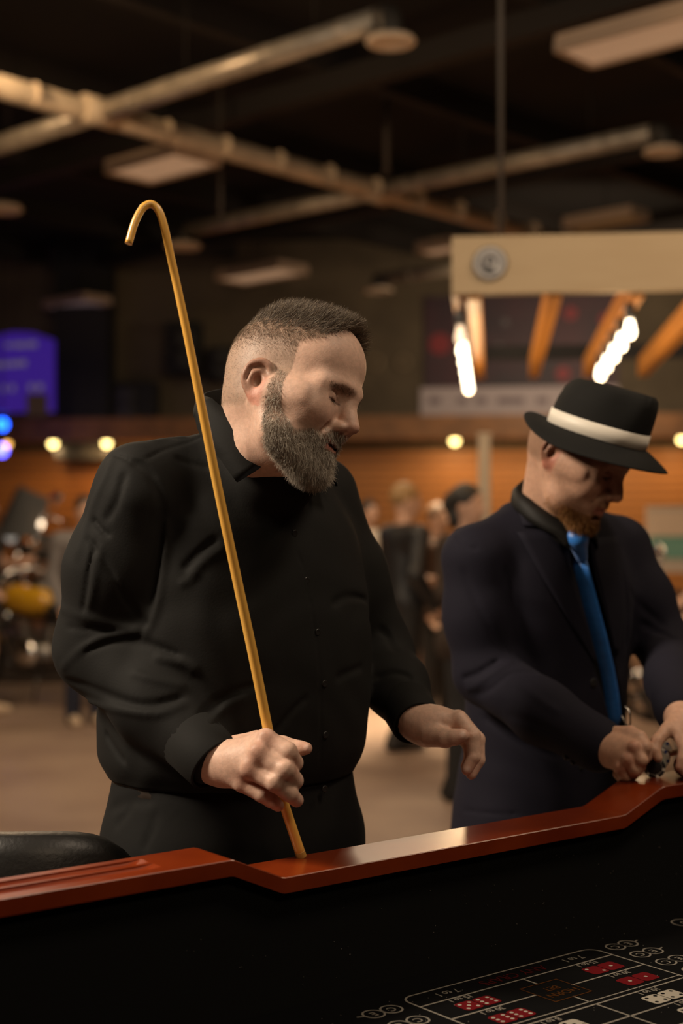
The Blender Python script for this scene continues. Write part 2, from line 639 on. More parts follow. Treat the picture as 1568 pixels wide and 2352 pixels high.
# the hung wooden kiosk canopy with bulbs ---------------------------------
KD = 6.55
M_fascia = mat('fascia_plywood', (.50, .37, .22), .6, noise=.35, nscale=3, col2=(.42, .29, .16), stretch=(1, 1, 6))
M_rafter = mat('rafter_orange', (.62, .25, .03), .45, noise=.4, nscale=4, col2=(.5, .18, .02), stretch=(8, 1, 8))
kx0 = np.dot(hallpx(1037, 600, KD), E1)
kx1 = kx0 + 3.2
zb, zt = hallpx(1100, 677, KD)[2], hallpx(1100, 544, KD)[2]
can = thing('hung_canopy', 'wooden kiosk canopy with beige fascia board and orange rafters', 'canopy', hall(kx0, KD, zb))
MB().box(hall((kx0 + kx1) / 2, KD, (zb + zt) / 2), (kx1 - kx0, .04, zt - zb), ax=E1).build('fascia_board', M_fascia, can, .004)
MB().box(hall((kx0 + kx1) / 2, KD + 3.4, zb + .16), (kx1 - kx0, .04, .10), ax=E1).build('back_beam', M_dark, can)
MB().box(hall(kx0 + .02, KD + 1.7, zb + .07), (.04, 3.36, .13), ax=E1).build('end_rafter', M_rafter, can)
for k in range(8):
    xx = kx0 + .10 + .37 * k
    MB().box(hall(xx, KD + 1.7, zb + .045), (.062, 3.34, .13), ax=E1).build('rafter', M_rafter, can)
for xx, dd in ((np.dot(hallpx(1150, 540, KD + .05), E1), .05), (kx1 - .3, .1), (kx1 - .3, 3.3)):
    MB().tube([hall(xx, KD + dd, zb + .05), hall(xx, KD + dd, CEIL)], .012, 8).build('suspension_rod', M_rod, can)
# round emblem on the fascia: grey disc, white ring, dark anchor-like glyph
ec = hallpx(1125, 606, KD - .022)
em = MB().lathe(ec, [(.078, 0), (.078, .012), (.07, .016)], 40, axis=-E2).build('emblem', mat('emblem_dark', (.05, .05, .055), .5), can)
em['label'] = 'round grey and white emblem'
EX = -E2
MB().torus(ec + EX * .016, .061, .0125, axis=EX, n=40, m=8).build('outer_ring', mat('emblem_pale', (.50, .48, .47), .6), em)
MB().torus(ec + EX * .018 + UP * .012, .026, .008, axis=EX, n=24, m=8).build('inner_ring', mat('emblem_pale', (.50, .48, .47), .6), em)
MB().box(ec + EX * .018 + E1 * .028 - UP * .01, (.02, .008, .05), ax=E1).build('bar', mat('emblem_pale', (.50, .48, .47), .6), em)
MB().box(ec + EX * .020 + E1 * .004 - UP * .045, (.065, .008, .014), ax=E1).build('ribbon', M_dark, em)
# bulb strings
M_hot = mat('bulb_hot', (1, .9, .7), .3, emit=(1, .80, .55), estr=9)
M_warmglass = mat('bulb_dim', (.9, .8, .65), .2, emit=(1, .7, .45), estr=1.6)
M_sock = mat('socket_black', (.03, .03, .03), .5)
M_zinc = mat('socket_grey', (.10, .10, .10), .5, metal=.4)
BZ = 2.385


def string(px0, py0, n, d0, step, lab, dim_first):
    st = None
    base = hallpx(px0, py0, d0)
    z = base[2]
    a = np.dot(base, E1)
    for k in range(n):
        p = hall(a, d0 + step * k, z)
        if st is None:
            st = thing('bulb_string', lab, 'string lights', p, 'bulb strings under the canopy')
            MB().tube([hall(a, d0 - .15, zb + .02), hall(a, d0 + step * n, zb + .02)], .006, 6).build('cable', M_sock, st)
        h = MB().lathe(p + UP * .05, [(.024, -.02), (.028, .0), (.026, .04), (.014, .06)], 14).build('socket', M_zinc, st)
        MB().tube([p + UP * .1, (p[0], p[1], zb + .02)], .005, 6).build('drop_wire', M_sock, st)
        MB().lathe(p - UP * .035, [(.001, -.026), (.014, -.023), (.024, -.008), (.025, .01), (.018, .04), (.014, .06)], 16).build('bulb', M_warmglass if (dim_first and k == 0) else M_hot, st)
        if not (dim_first and k == 0):
            point('bulb_light', p - UP * .12, 2.6, (1, .66, .34), .04)


string(1057, 762, 6, 6.75, .47, 'string of glowing bulbs hanging at the left end of the canopy', True)
string(1446, 748, 5, 6.75, .45, 'string of glowing bulbs hanging right above the fedora', False)

# ================================================================== THE CRAPS TABLE
TU = np.array([.787, .617, 0])
TN = np.array([-.617, .787, 0])
FELT = .786
S0, S1 = .15, 2.85            # table ends along TU
T_FR, T_BK = 1.592, 1.687     # far rail front / back edge along TN
T_WALL = 1.612
N_FR, N_BK = .52, .425        # near rail
ZLO, ZHI = .975, 1.012
TILT = -.0005                   # rail falls slightly to the dealer side


def tab(s, t, z):
    return TU * s + TN * t + UP * z


M_rail = mat('rail_cherry', (.225, .030, .0030), .30, noise=.8, nscale=9, col2=(.14, .015, .002), stretch=(1, 1, 1), coat=.5)
_nt = M_rail.node_tree
M_feltw = mat('table_wall_black', (.0070, .0070, .0065), .9, spec=.15, bump=.1, bscale=900)
M_felt = mat('felt_black', (.0034, .0033, .0034), .95, spec=.06, bump=.12, bscale=1400)
M_print = mat('print_cream', (.20, .18, .15), .9, spec=.1)
M_printr = mat('print_red', (.105, .003, .005), .9, spec=.1)
M_printo = mat('print_orange', (.06, .02, .003), .9, spec=.1)
M_printd = mat('print_darkred', (.05, .003, .003), .9, spec=.1)
M_pip = mat('print_white', (.30, .27, .22), .9, spec=.1)
tb = thing('craps_table', 'black craps table with cherry wood rail and printed black felt', 'table', tab(1.5, 1.05, 0))
ZF = [(S0, ZHI), (1.060, ZHI), (1.148, ZLO), (1.856, ZLO), (1.955, ZHI), (S1, ZHI)]


def rail_z(s):
    return float(np.interp(s, [a for a, b in ZF], [b for a, b in ZF]))


def rail_profile(groove):
    """(t, dz) loop of the rail section, optional two chip grooves"""
    top = []
    t0, t1 = T_FR, T_BK
    top.append((t0 + .0012, 0))
    if groove:
        for c in (t0 + .034, t0 + .066):
            for k in range(9):
                a = math.pi * (1 - k / 8)
                top.append((c + .0125 * math.cos(a), -.0065 * math.sin(a) * groove))
    else:
        for c in (t0 + .034, t0 + .066):
            for k in range(9):
                a = math.pi * (1 - k / 8)
                top.append((c + .0125 * math.cos(a), 0))
    top.append((t1 - .0012, 0))
    return top


def rail(name, stations, t_sign=1):
    mb = MB()
    rings = []
    for s, z, g in stations:
        prof = rail_profile(g)
        ring = [(t, z + dz - (t - T_FR) * TILT / .095) for t, dz in prof]
        ring += [(T_BK, z - .0012 - TILT), (T_BK, z - .022), (T_FR, z - .022), (T_FR, z - .0012)]
        if t_sign < 0:
            ring = [(N_FR - (t - T_FR), zz) for t, zz in ring]
        rings.append([tab(s, t, zz) for t, zz in ring])
    n = len(rings[0])
    vs = [p for r in rings for p in r]
    fs = []
    for i in range(len(rings) - 1):
        for k in range(n):
            k2 = (k + 1) % n
            fs.append((i * n + k, i * n + k2, (i + 1) * n + k2, (i + 1) * n + k))
    fs += [tuple(range(n)), tuple((len(rings) - 1) * n + k for k in reversed(range(n)))]
    mb.add(vs, fs)
    return mb.build(name, M_rail, tb)


GL = .955                      # where the chip grooves of the left rail end
rail('rail', [(S0, ZHI, 1), (GL - .012, ZHI, 1), (GL, ZHI, .75), (GL + .012, ZHI, 0), (1.060, ZHI, 0), (1.066, ZHI - .0012, 0), (1.144, ZLO + .0012, 0), (1.150, ZLO, 0),
              (1.852, ZLO, 0), (1.860, ZLO + .0015, 0), (1.950, ZHI - .0015, 0), (1.960, ZHI, 0), (2.20, ZHI, 0), (2.212, ZHI, .75), (2.225, ZHI, 1), (S1, ZHI, 1)])
rail('near_rail', [(S0, ZHI, 1), (S1, ZHI, 1)], -1)
for s_ in (S0, S1):
    MB().box(tab(s_, (T_BK + N_BK) / 2, ZHI - .011), (.09, T_BK - N_BK - .19, .022), ax=TU).build('end_rail', M_rail, tb, .003)
# inner walls follow the rail height
vs, top = [], []
poly = [tab(S0, T_WALL, FELT - .02)] + [tab(S1, T_WALL, FELT - .02)] + [tab(s, T_WALL, z - .0215) for s, z in reversed(ZF)]
MB().prism(poly, TN * .05).build('inner_wall', M_feltw, tb)
MB().box(tab(1.5, N_FR - .045, (FELT + ZHI) / 2 - .02), (S1 - S0, .05, ZHI - FELT), ax=TU).build('near_wall', M_feltw, tb)
for s_ in (S0 - .0, S1):
    MB().box(tab(s_, (T_BK + N_BK) / 2, (FELT + ZHI) / 2 - .02), (.05, T_BK - N_BK - .1, ZHI - FELT - .02), ax=TU).build('end_wall', M_feltw, tb)
fe = MB().box(tab(1.5, (T_WALL + N_FR) / 2, FELT - .015), (S1 - S0, T_WALL - N_FR + .02, .03), ax=TU).build('felt_layout', M_felt, tb)
MB().box(tab(1.5, (T_WALL + N_FR) / 2, FELT - .07), (S1 - S0, T_WALL - N_FR + .08, .08), ax=TU).build('bed', M_dark, tb)
for s_ in (S0 + .2, S1 - .2):
    for t_ in (N_FR + .12, T_WALL - .12):
        MB().lathe(tab(s_, t_, 0), [(.05, 0), (.055, .03), (.035, .08), (.045, .3), (.04, .5), (.06, .62), (.06, .68)], 16).build('leg', M_rail, tb)

# printed layout ------------------------------------------------------
ZP = FELT + .0004


def strip(mb, pts, w, z=ZP, closed=False):
    pts = [np.array(p, float) for p in pts]
    n = len(pts)
    vs, fs = [], []
    for i, p in enumerate(pts):
        a = pts[(i - 1) % n] if (closed or i > 0) else p
        b = pts[(i + 1) % n] if (closed or i < n - 1) else p
        d = b - a
        d /= np.linalg.norm(d) + 1e-12
        q = np.array([-d[1], d[0]]) * w / 2
        vs += [tab(*(p + q), z), tab(*(p - q), z)]
    for i in range(n if closed else n - 1):
        j = (i + 1) % n
        fs.append((2 * i, 2 * i + 1, 2 * j + 1, 2 * j))
    mb.add(vs, fs)
    return mb


def arc(cs, ct, r, a0, a1, n=10):
    return [(cs + r * math.cos(R(a0 + (a1 - a0) * k / n)), ct + r * math.sin(R(a0 + (a1 - a0) * k / n))) for k in range(n + 1)]


LW = .0034
sl, sr, tt = 1.316, 1.718, 1.545
fr = MB()
strip(fr, [(sl, 1.12)] + arc(sl + .022, tt - .022, .022, 180, 90) + arc(sr - .022, tt - .022, .022, 90, 0) + [(sr, 1.12)], LW)
strip(fr, [(sl, 1.12), (sr, 1.12)], LW)
fr.build('frame_line', M_print, fe)
for pts in ([(sl, 1.500), (sr, 1.500)], [(sl, 1.436), (1.482, 1.436)], [(1.556, 1.436), (sr, 1.436)], [(sl, 1.369), (sr, 1.369)], [(sl, 1.3565), (sr, 1.3565)],
            [(sl, 1.294), (sr, 1.294)], [(1.519, 1.500), (1.519, 1.468)], [(1.519, 1.400), (1.519, 1.369)], [(1.519, 1.3565), (1.519, 1.23)], [(sl, 1.23), (sr, 1.23)]):
    strip(MB(), pts, LW if pts[0][1] != 1.369 else .0026, ZP + .0001).build('rule_line', M_print, fe)
strip(MB(), [(1.4815, 1.3985), (1.5575, 1.3985), (1.5575, 1.469), (1.4815, 1.469)], .0028, ZP + .0002, True).build('horn_square', M_printo, fe)


def put_text(s, cs, ct, h, m, squash=1.0, name='lettering', bold=0.):
    me = text_mesh(s, h)
    co = np.empty(len(me.vertices) * 3)
    me.vertices.foreach_get('co', co)
    co = co.reshape(-1, 3)
    # text runs along -TU, its top points to -TN
    W = np.array([tab(cs - x * squash, ct - y, ZP + .0001 + z) for x, y, z in co])
    me.vertices.foreach_set('co', W.ravel())
    me.update()
    me.materials.append(m)
    o = bpy.data.objects.new(name, me)
    link(o, fe)
    return o


put_text('7 to 1', 1.652, 1.523, .0215, M_print, .82)
put_text('7 to 1', 1.388, 1.523, .0215, M_print, .82)
put_text('ANY CRAPS', 1.521, 1.522, .0275, M_printd, .93)
put_text('HORN', 1.520, 1.421, .0215, M_printo, .95)
put_text('BET', 1.520, 1.444, .0200, M_printo, .9)
put_text('15 to 1', 1.650, 1.4915, .0165, M_print, .9)
put_text('15 to 1', 1.385, 1.4915, .0165, M_print, .9)
put_text('30 to 1', 1.650, 1.4270, .0165, M_print, .9)
put_text('30 to 1', 1.385, 1.4270, .0165, M_print, .9)
put_text('10 to 1', 1.622, 1.3475, .0165, M_print, .9)
put_text('8 to 1', 1.418, 1.3475, .0165, M_print, .9)
put_text('8 to 1', 1.622, 1.285, .0165, M_print, .9)
put_text('10 to 1', 1.418, 1.285, .0165, M_print, .9)

PIPS = {1: [(0, 0)], 2: [(-1, 1), (1, -1)], 3: [(-1, 1), (0, 0), (1, -1)], 4: [(-1, -1), (1, 1), (-1, 1), (1, -1)], 5: [(-1, -1), (1, 1), (-1, 1), (1, -1), (0, 0)],
        6: [(-1, -1), (-1, 0), (-1, 1), (1, -1), (1, 0), (1, 1)]}


def die(cs, ct, n, m, mp, a=.033):
    r = a * .2
    h = a / 2
    loop = arc(cs + h - r, ct + h - r, r, 0, 90, 4) + arc(cs - h + r, ct + h - r, r, 90, 180, 4) + arc(cs - h + r, ct - h + r, r, 180, 270, 4) + arc(cs + h - r, ct - h + r, r, 270, 360, 4)
    o = MB().prism([tab(s, t, ZP) for s, t in loop], UP * .0002).build('printed_die', m, fe)
    pm = MB()
    for x, y in PIPS[n]:
        c = (cs + x * a * .28, ct + y * a * .28)
        pm.prism([tab(s, t, ZP + .0003) for s, t in arc(*c, a * .092, 0, 330, 11)], UP * .0002)
    pm.build('pips', mp, o)


for cs, ct, n in ((1.6365, 1.4625, 2), (1.6715, 1.4625, 1), (1.637, 1.395, 1), (1.672, 1.395, 1), (1.374, 1.4625, 5), (1.409, 1.4625, 6), (1.374, 1.395, 6), (1.409, 1.395, 6)):
    die(cs, ct, n, M_printr, M_pip)
for cs, ct, n in ((1.603, 1.3185, 4), (1.638, 1.3185, 4), (1.398, 1.3185, 3), (1.433, 1.3185, 3), (1.603, 1.255, 3), (1.638, 1.255, 3), (1.398, 1.255, 5), (1.433, 1.255, 5)):
    die(cs, ct, n, M_pip, M_felt)


def bubble(cs, ct, ch, r=.0168, tick=0):
    mb = strip(MB(), arc(cs, ct, r - .0012, 0, 345, 23), .0030, ZP + .0001, True)
    o = mb.build('bet_circle', M_print, fe)
    put_text(ch, cs, ct, .0205, M_print, .9)
    if tick:
        strip(MB(), [(cs + tick * r, ct), (cs + tick * (r + .010), ct + .004)], .003, ZP).build('tick', M_print, fe)


for k in range(6):
    t_ = 1.525 - .051 * k
    bubble(1.754, t_, 'C')
    bubble(1.7845, t_, 'E', tick=1)
    t_ = 1.518 - .056 * k
    bubble(1.2785, t_, 'C')
    bubble(1.2465, t_, 'E', tick=-1)
bubble(1.955, 1.548, 'O', .022)
# lint on the felt and the wall
lint = MB()
rl = random.Random(3)
for k in range(110):
    if k % 2:
        p = tab(rl.uniform(1.15, 2.05), rl.uniform(1.2, 1.6), FELT + .0006)
    else:
        p = tab(rl.uniform(1.0, 2.05), T_WALL - .0006, rl.uniform(FELT, .93))
    lint.box(p, (rl.uniform(.0006, .0014), .0006, .0006), ax=(rl.uniform(-1, 1), rl.uniform(-1, 1), 0.01))
o = lint.build('lint', mat('lint_pale', (.22, .2, .17), .9), fe)
o['kind'] = 'stuff'

# ------------------------------------------------------------------ casino chips standing in the rail groove
M_chipw = mat('chip_white', (.60, .55, .46), .45)


def make_chip(col, ins, label):
    t = thing('casino_chip', label, 'chip', (0, 0, 0), 'chips standing on the rail')
    r, h = .0195, .0034
    body = MB().lathe((0, 0, 0), [(.001, -h / 2), (.0125, -h / 2), (.013, -h / 2 + .0002), (r - .0006, -h / 2), (r, -h / 2 + .0006), (r, h / 2 - .0006), (r - .0006, h / 2), (.013, h / 2 - .0002), (.0125, h / 2), (.001, h / 2)], 40).build('disc', col, t)
    ins_me = None
    for k in range(6):
        a = k * math.pi / 3
        if ins_me is None:
            mb = MB()
            poly = [(q * math.cos(b), q * math.sin(b)) for q, b in ((.0148, -.17), (r + .0001, -.14), (r + .0002, 0), (r + .0001, .14), (.0148, .17))]
            mb.prism([(x, y, -h / 2 - .0001) for x, y in poly], (0, 0, h + .0002))
            ins_me = mb.mesh('edge_insert')
            ins_me.materials.append(ins)
        o = bpy.data.objects.new('edge_insert', ins_me)
        link(o, t)
        o.rotation_euler = (0, 0, a)
    mb = MB()
    for k in range(18):
        a = k * math.pi / 9
        mb.box((.0136 * math.cos(a), .0136 * math.sin(a), 0), (.0006, .0022, h + .0002), ax=(math.cos(a), math.sin(a), 0))
    mb.build('dash_ring', ins, t)
    return t


M_ck = mat('chip_black', (.012, .012, .013), .4)
M_cg = mat('chip_green', (.015, .13, .05), .4)
M_cr = mat('chip_red', (.25, .01, .015), .4)
M_cb = mat('chip_blue', (.012, .03, .16), .4)
chips = {'k': make_chip(M_ck, M_chipw, ''), 'g': make_chip(M_cg, M_chipw, ''), 'w': make_chip(M_chipw, M_cb, ''), 'r': make_chip(M_cr, M_chipw, '')}
used = set()


def place_chip(kind, s, t, z, lab, tilt=0., yaw=0., spin=0.):
    o = chips[kind] if kind not in used else copy_tree(chips[kind])
    used.add(kind)
    o.location = tuple(tab(s, t, z))
    ax = TU * math.cos(yaw) + TN * math.sin(yaw)          # chip axis along the rail
    ax = ax * math.cos(tilt) + UP * math.sin(tilt)
    M = Matrix([list(r_) for r_ in frame(None, ax)]).to_4x4()
    o.rotation_euler = (M @ Matrix.Rotation(spin, 4, 'Z')).to_euler()
    o['label'] = lab
    return o


CZ = ZHI + .0196
CT = T_FR + .066
P0 = np.array([2.011, CT])                       # foremost chip, along / across the rail
YAW = .62
AX2 = np.array([math.cos(YAW), math.sin(YAW)])
row = ['k', 'k', 'g', 'w', 'w', 'w', 'w', 'w']
labs = ['black casino chip with white edge marks standing foremost on the rail', 'black casino chip standing second, right behind the foremost black one', 'green casino chip standing between the black and white chips',
        'white casino chip with blue edge marks held up next to the green chip', 'white casino chip with blue marks, second behind the green chip', 'white casino chip with blue marks, third behind the green chip',
        'white casino chip with blue marks, fourth behind the green chip', 'white casino chip with blue marks, rearmost of the white row']
for k, (kd, lab) in enumerate(zip(row, labs)):
    q = P0 + AX2 * .0040 * k + (np.array([.0085, -.002]) if kd == 'w' else 0)
    place_chip(kd, q[0], q[1], CZ + (.0 if kd != 'w' else .0135), lab, 0, YAW, .2 + .37 * k)
q = P0 + AX2 * .0040 * 8.6 + np.array([.010, -.004])
place_chip('w', q[0], q[1], CZ + .024, 'white casino chip with blue marks lifted above the row between fingertips', -.12, YAW, .25)
for k, lab in enumerate(('red casino chip standing right beside the white chips', 'red casino chip at the far end of the rail row')):
    place_chip('r', 2.062 + .0042 * k, CT - .024, CZ, lab, 0, .2, .4 * k)

# ------------------------------------------------------------------ the crook cane
M_cane = mat('cane_rattan', (.92, .54, .12), .30, noise=.6, nscale=14, col2=(.76, .36, .055), stretch=(1, 1, .12), coat=.35)
cb = tab(np.dot(atz(672, 1964, ZLO), TU), T_BK - .012, ZLO + .0012)
cpx = [(672, 1964, None), (643, 1815, 2.055), (614, 1670, 2.04), (580, 1500, 2.025), (546, 1340, 2.01), (500, 1120, 1.99), (466, 950, 1.98), (424, 740, 1.975), (392, 590, 1.97), (377, 520, 1.968), (364, 483, 1.967), (347, 469, 1.966), (328, 478, 1.962), (310, 510, 1.956), (295, 560, 1.95)]
cp = [cb] + [at(a, b, c) for a, b, c in cpx[1:]]
cs_ = spline(cp, 7)
tt_ = np.linspace(0, 1, len(cs_))
zz = (cs_[:, 2] - cs_[0, 2]) / (2.0 - cs_[0, 2])
cr = np.where(np.arange(len(cs_)) < 85, np.interp(zz, [0, .35, .7, 1], [.0076, .0072, .0060, .0052]), .0052)
crook = thing('crook_cane', 'long golden rattan stick with a hooked end held upright', 'cane', cb)
MB().tube(cs_, cr, 16).build('shaft', M_cane, crook)
MB().lathe(cb, [(.0076, -.0005), (.0079, .001), (.0079, .009), (.0077, .010)], 16, axis=cs_[1] - cs_[0]).build('ferrule', mat('cane_end', (.50, .27, .06), .5), crook)

# ------------------------------------------------------------------ bar stool with padded back behind the rail
M_leather = mat('leather_black', (.012, .011, .010), .42, bump=.15, bscale=120)
sx, sy = at(40, 1950, 2.12)[:2]
st = thing('bar_stool', 'black padded bar stool with rounded back beside the table rail', 'stool', (sx, sy, 0))
sc_ = np.array([sx, sy, 0])
MB().lathe(sc_ + (-.12, .12, 0), [(.155, .70), (.168, .715), (.172, .75), (.155, .78), (.001, .79)], 32).build('seat', M_leather, st)
bk = MB()
rows = []
prof = [(-.030, -.19), (-.036, 0), (-.032, .055), (-.018, .078), (0, .084), (.018, .078), (.032, .055), (.036, 0), (.030, -.19)]
vs, fs = [], []
nn = 21
for i in range(nn):
    a = R(-62 + 124 * i / (nn - 1))
    e = abs(i / (nn - 1) * 2 - 1)
    drop = .045 * e ** 3
    sq = 1 - .5 * e ** 6
    for dr, dz in prof:
        q = .195 + dr * sq
        vs.append(sc_ + np.array([q * math.sin(a), .13 - q * math.cos(a), .935 + dz * sq - drop]))
m_ = len(prof)
for i in range(nn - 1):
    for k in range(m_):
        k2 = (k + 1) % m_
        fs.append((i * m_ + k, i * m_ + k2, (i + 1) * m_ + k2, (i + 1) * m_ + k))
fs += [tuple(range(m_)), tuple((nn - 1) * m_ + k for k in range(m_))]
bk.add(vs, fs, True)
bk.build('backrest', M_leather, st)
M_stm = mat('stool_metal', (.04, .04, .04), .4, metal=.8)
MB().tube([sc_ + (-.12, .12, .02), sc_ + (-.12, .12, .71)], .025, 14).build('post', M_stm, st)
MB().lathe(sc_ + (-.12, .12, 0), [(.17, 0), (.17, .012), (.06, .03), (.03, .04)], 28).build('base', M_stm, st)
for x in (-.14, .02):
    MB().tube([sc_ + (x, .05, .735), sc_ + (x, -.05, .74), sc_ + (x, -.06, .80)], .01, 8).build('back_bracket', M_stm, st)

# ================================================================== SCULPTING: signed-distance shapes turned into one skin
class Field:
    def __init__(s):
        s.ops = []

    def op(s, fn, c, r, k=.01, mode='add', pad=None):
        s.ops.append((fn, np.array(c, np.float32), float(r), float(k), mode, (k + .02) if pad is None else pad))
        return s

    def cap(s, a, b, ra, rb=None, k=.01, mode='add'):
        rb = ra if rb is None else rb
        a, b = np.array(a, np.float32), np.array(b, np.float32)
        ab = b - a
        L2 = float(ab @ ab) + 1e-12

        def fn(P):
            t = np.clip(((P - a) @ ab) / L2, 0, 1)
            q = P - a - t[..., None] * ab
            return np.sqrt((q * q).sum(-1)) - (ra + (rb - ra) * t)
        return s.op(fn, (a + b) / 2, math.sqrt(L2) / 2 + max(ra, rb), k, mode)

    def chain(s, pts, rad, k=.008, mode='add', sub=0):
        if sub:
            n = len(pts)
            pr = spline([list(p) + [r] for p, r in zip(pts, rad)], sub)
            pts, rad = pr[:, :3], pr[:, 3]
        for i in range(len(pts) - 1):
            s.cap(pts[i], pts[i + 1], rad[i], rad[i + 1], k, mode)
        return s

    def ell(s, c, r, M=None, k=.01, mode='add'):
        c = np.array(c, np.float32)
        r = np.array(r, np.float32)
        M = None if M is None else np.array(M, np.float32)

        def fn(P):
            q = P - c
            if M is not None:
                q = q @ M
            k0 = np.sqrt(((q / r) ** 2).sum(-1)) + 1e-9
            k1 = np.sqrt(((q / (r * r)) ** 2).sum(-1)) + 1e-9
            return k0 * (k0 - 1) / k1
        return s.op(fn, c, float(r.max()), k, mode)

    def groove(s, pts, amp, wid):
        """soft line pushed in (amp>0) or raised (amp<0) along a polyline"""
        pts = np.array(pts, np.float32)
        n = len(pts)
        tp = np.ones(n)
        tp[0] = tp[-1] = .1
        c = (pts.min(0) + pts.max(0)) / 2
        r = np.linalg.norm(pts - c, axis=1).max()

        def fn(P):
            best = np.full(P.shape[:-1], 9., np.float32)
            ta = np.zeros(P.shape[:-1], np.float32)
            for i in range(n - 1):
                a, ab = pts[i], pts[i + 1] - pts[i]
                t = np.clip(((P - a) @ ab) / (float(ab @ ab) + 1e-12), 0, 1)
                q = P - a - t[..., None] * ab
                dd = np.sqrt((q * q).sum(-1))
                m = dd < best
                best = np.where(m, dd, best)
                ta = np.where(m, tp[i] + (tp[i + 1] - tp[i]) * t, ta)
            return amp * ta * np.exp(-(best / wid) ** 2)
        return s.op(fn, c, r, 0, 'disp', pad=3.4 * wid)

    def eval(s, P, C=None, br=0.):
        P = np.asarray(P, np.float32)
        if C is None:
            C = P.reshape(len(P), -1, 3).mean(1)
            br = float(np.sqrt(((P.reshape(len(P), -1, 3) - C[:, None]) ** 2).sum(-1)).max()) if P.ndim > 2 else 0.
        d = np.full(P.shape[:-1], .25, np.float32)
        for fn, c, r, k, mode, pad in s.ops:
            m = ((C - c) ** 2).sum(-1) < (r + br + pad) ** 2
            if not m.any():
                continue
            allm = m.all()
            v = fn(P if allm else P[m]).astype(np.float32)
            e = d if allm else d[m]
            if mode == 'add':
                h = np.clip(.5 + .5 * (e - v) / max(k, 1e-5), 0, 1)
                e = e + (v - e) * h - k * h * (1 - h)
            elif mode == 'sub':
                h = np.clip(.5 - .5 * (e + v) / max(k, 1e-5), 0, 1)
                e = e + (-v - e) * h + k * h * (1 - h)
            elif mode == 'clip':
                e = np.maximum(e, v)
            else:
                e = e + v
            if allm:
                d = e
            else:
                d[m] = e
        return d

    def bounds(s):
        lo = np.min([c - r - .03 for f, c, r, k, m, p in s.ops if m == 'add'], 0)
        hi = np.max([c + r + .03 for f, c, r, k, m, p in s.ops if m == 'add'], 0)
        return lo, hi

    def polygonise(s, h, nb=8, lo=None, hi=None):
        l0, h0 = s.bounds()
        lo = l0 if lo is None else np.maximum(lo, l0)
        hi = h0 if hi is None else np.minimum(hi, h0)
        bs = h * nb
        nB = np.ceil((hi - lo) / bs).astype(int)
        g = np.stack(np.meshgrid(*[np.arange(k) for k in nB], indexing='ij'), -1).reshape(-1, 3)
        C = (lo + (g + .5) * bs).astype(np.float32)
        keep = []
        for i in range(0, len(C), 60000):
            d = s.eval(C[i:i + 60000], C[i:i + 60000], bs * 1.6)
            keep.append(np.abs(d) < bs * 1.5 + .004)
        g = g[np.concatenate(keep)]
        off = np.stack(np.meshgrid(*[np.arange(nb + 1)] * 3, indexing='ij'), -1).reshape(-1, 3)
        N = nB * nb + 2
        KV, VV, QF = [], [], []
        corner = [(i, j, k) for i in (0, 1) for j in (0, 1) for k in (0, 1)]

        def key(I):
            return (I[..., 0].astype(np.int64) * N[1] + I[..., 1]) * N[2] + I[..., 2]
        for i in range(0, len(g), 1500):
            gb = g[i:i + 1500]
            I0 = gb * nb
            P = (lo + (I0[:, None] + off[None]) * h).astype(np.float32)
            D = s.eval(P, P.mean(1), bs * .87).reshape(-1, nb + 1, nb + 1, nb + 1)
            S = D < 0
            cs = np.stack([D[:, a:a + nb, b:b + nb, c:c + nb] for a, b, c in corner], -1)
            ss = cs < 0
            act = ss.any(-1) & ~ss.all(-1)
            if act.any():
                ai = np.argwhere(act)
                cv = cs[act]
                acc = np.zeros((len(ai), 3))
                cnt = np.zeros(len(ai))
                for x in range(8):
                    for ax in (0, 1, 2):
                        y = x | (4 >> ax)
                        if y == x:
                            continue
                        m = (cv[:, x] < 0) != (cv[:, y] < 0)
                        t = cv[:, x] / (cv[:, x] - cv[:, y] + 1e-12)
                        p = np.tile(np.array(corner[x], float), (len(ai), 1))
                        p[:, ax] += t
                        acc += p * m[:, None]
                        cnt += m
                I = I0[ai[:, 0]] + ai[:, 1:]
                VV.append(lo + (I + acc / cnt[:, None]) * h)
                KV.append(key(I))
            for ax in (0, 1, 2):
                sl = [slice(0, nb)] * 3
                sh = list(sl)
                sh[ax] = slice(1, nb + 1)
                A, B = S[(slice(None), *sl)], S[(slice(None), *sh)]
                ei = np.argwhere(A != B)
                if not len(ei):
                    continue
                inside = A[A != B]
                I = I0[ei[:, 0]] + ei[:, 1:]
                u, v = [a for a in (0, 1, 2) if a != ax]
                if ax == 1:
                    u, v = v, u
                du, dv = np.zeros(3, int), np.zeros(3, int)
                du[u] = 1
                dv[v] = 1
                q = np.stack([key(I), key(I - du), key(I - du - dv), key(I - dv)], 1)
                q = np.where(inside[:, None], q, q[:, ::-1])
                QF.append(q)
        K, V, Q = np.concatenate(KV), np.concatenate(VV), np.concatenate(QF)
        o = np.argsort(K)
        K, V = K[o], V[o]
        ix = np.searchsorted(K, Q)
        ix = np.clip(ix, 0, len(K) - 1)
        ok = (K[ix] == Q).all(1)
        return V, ix[ok]


def biggest_island(V, F):
    par = np.arange(len(V))
    # label propagation
    e = np.concatenate([F[:, [0, 1]], F[:, [1, 2]], F[:, [2, 3]], F[:, [3, 0]]])
    while True:
        m = np.minimum(par[e[:, 0]], par[e[:, 1]])
        new = par.copy()
        np.minimum.at(new, e[:, 0], m)
        np.minimum.at(new, e[:, 1], m)
        new = new[new]
        new = new[new]
        if (new == par).all():
            break
        par = new
    lab, cnt = np.unique(par, return_counts=True)
    keepv = par == lab[cnt.argmax()]
    idx = np.cumsum(keepv) - 1
    F = F[keepv[F].all(1)]
    return V[keepv], idx[F]


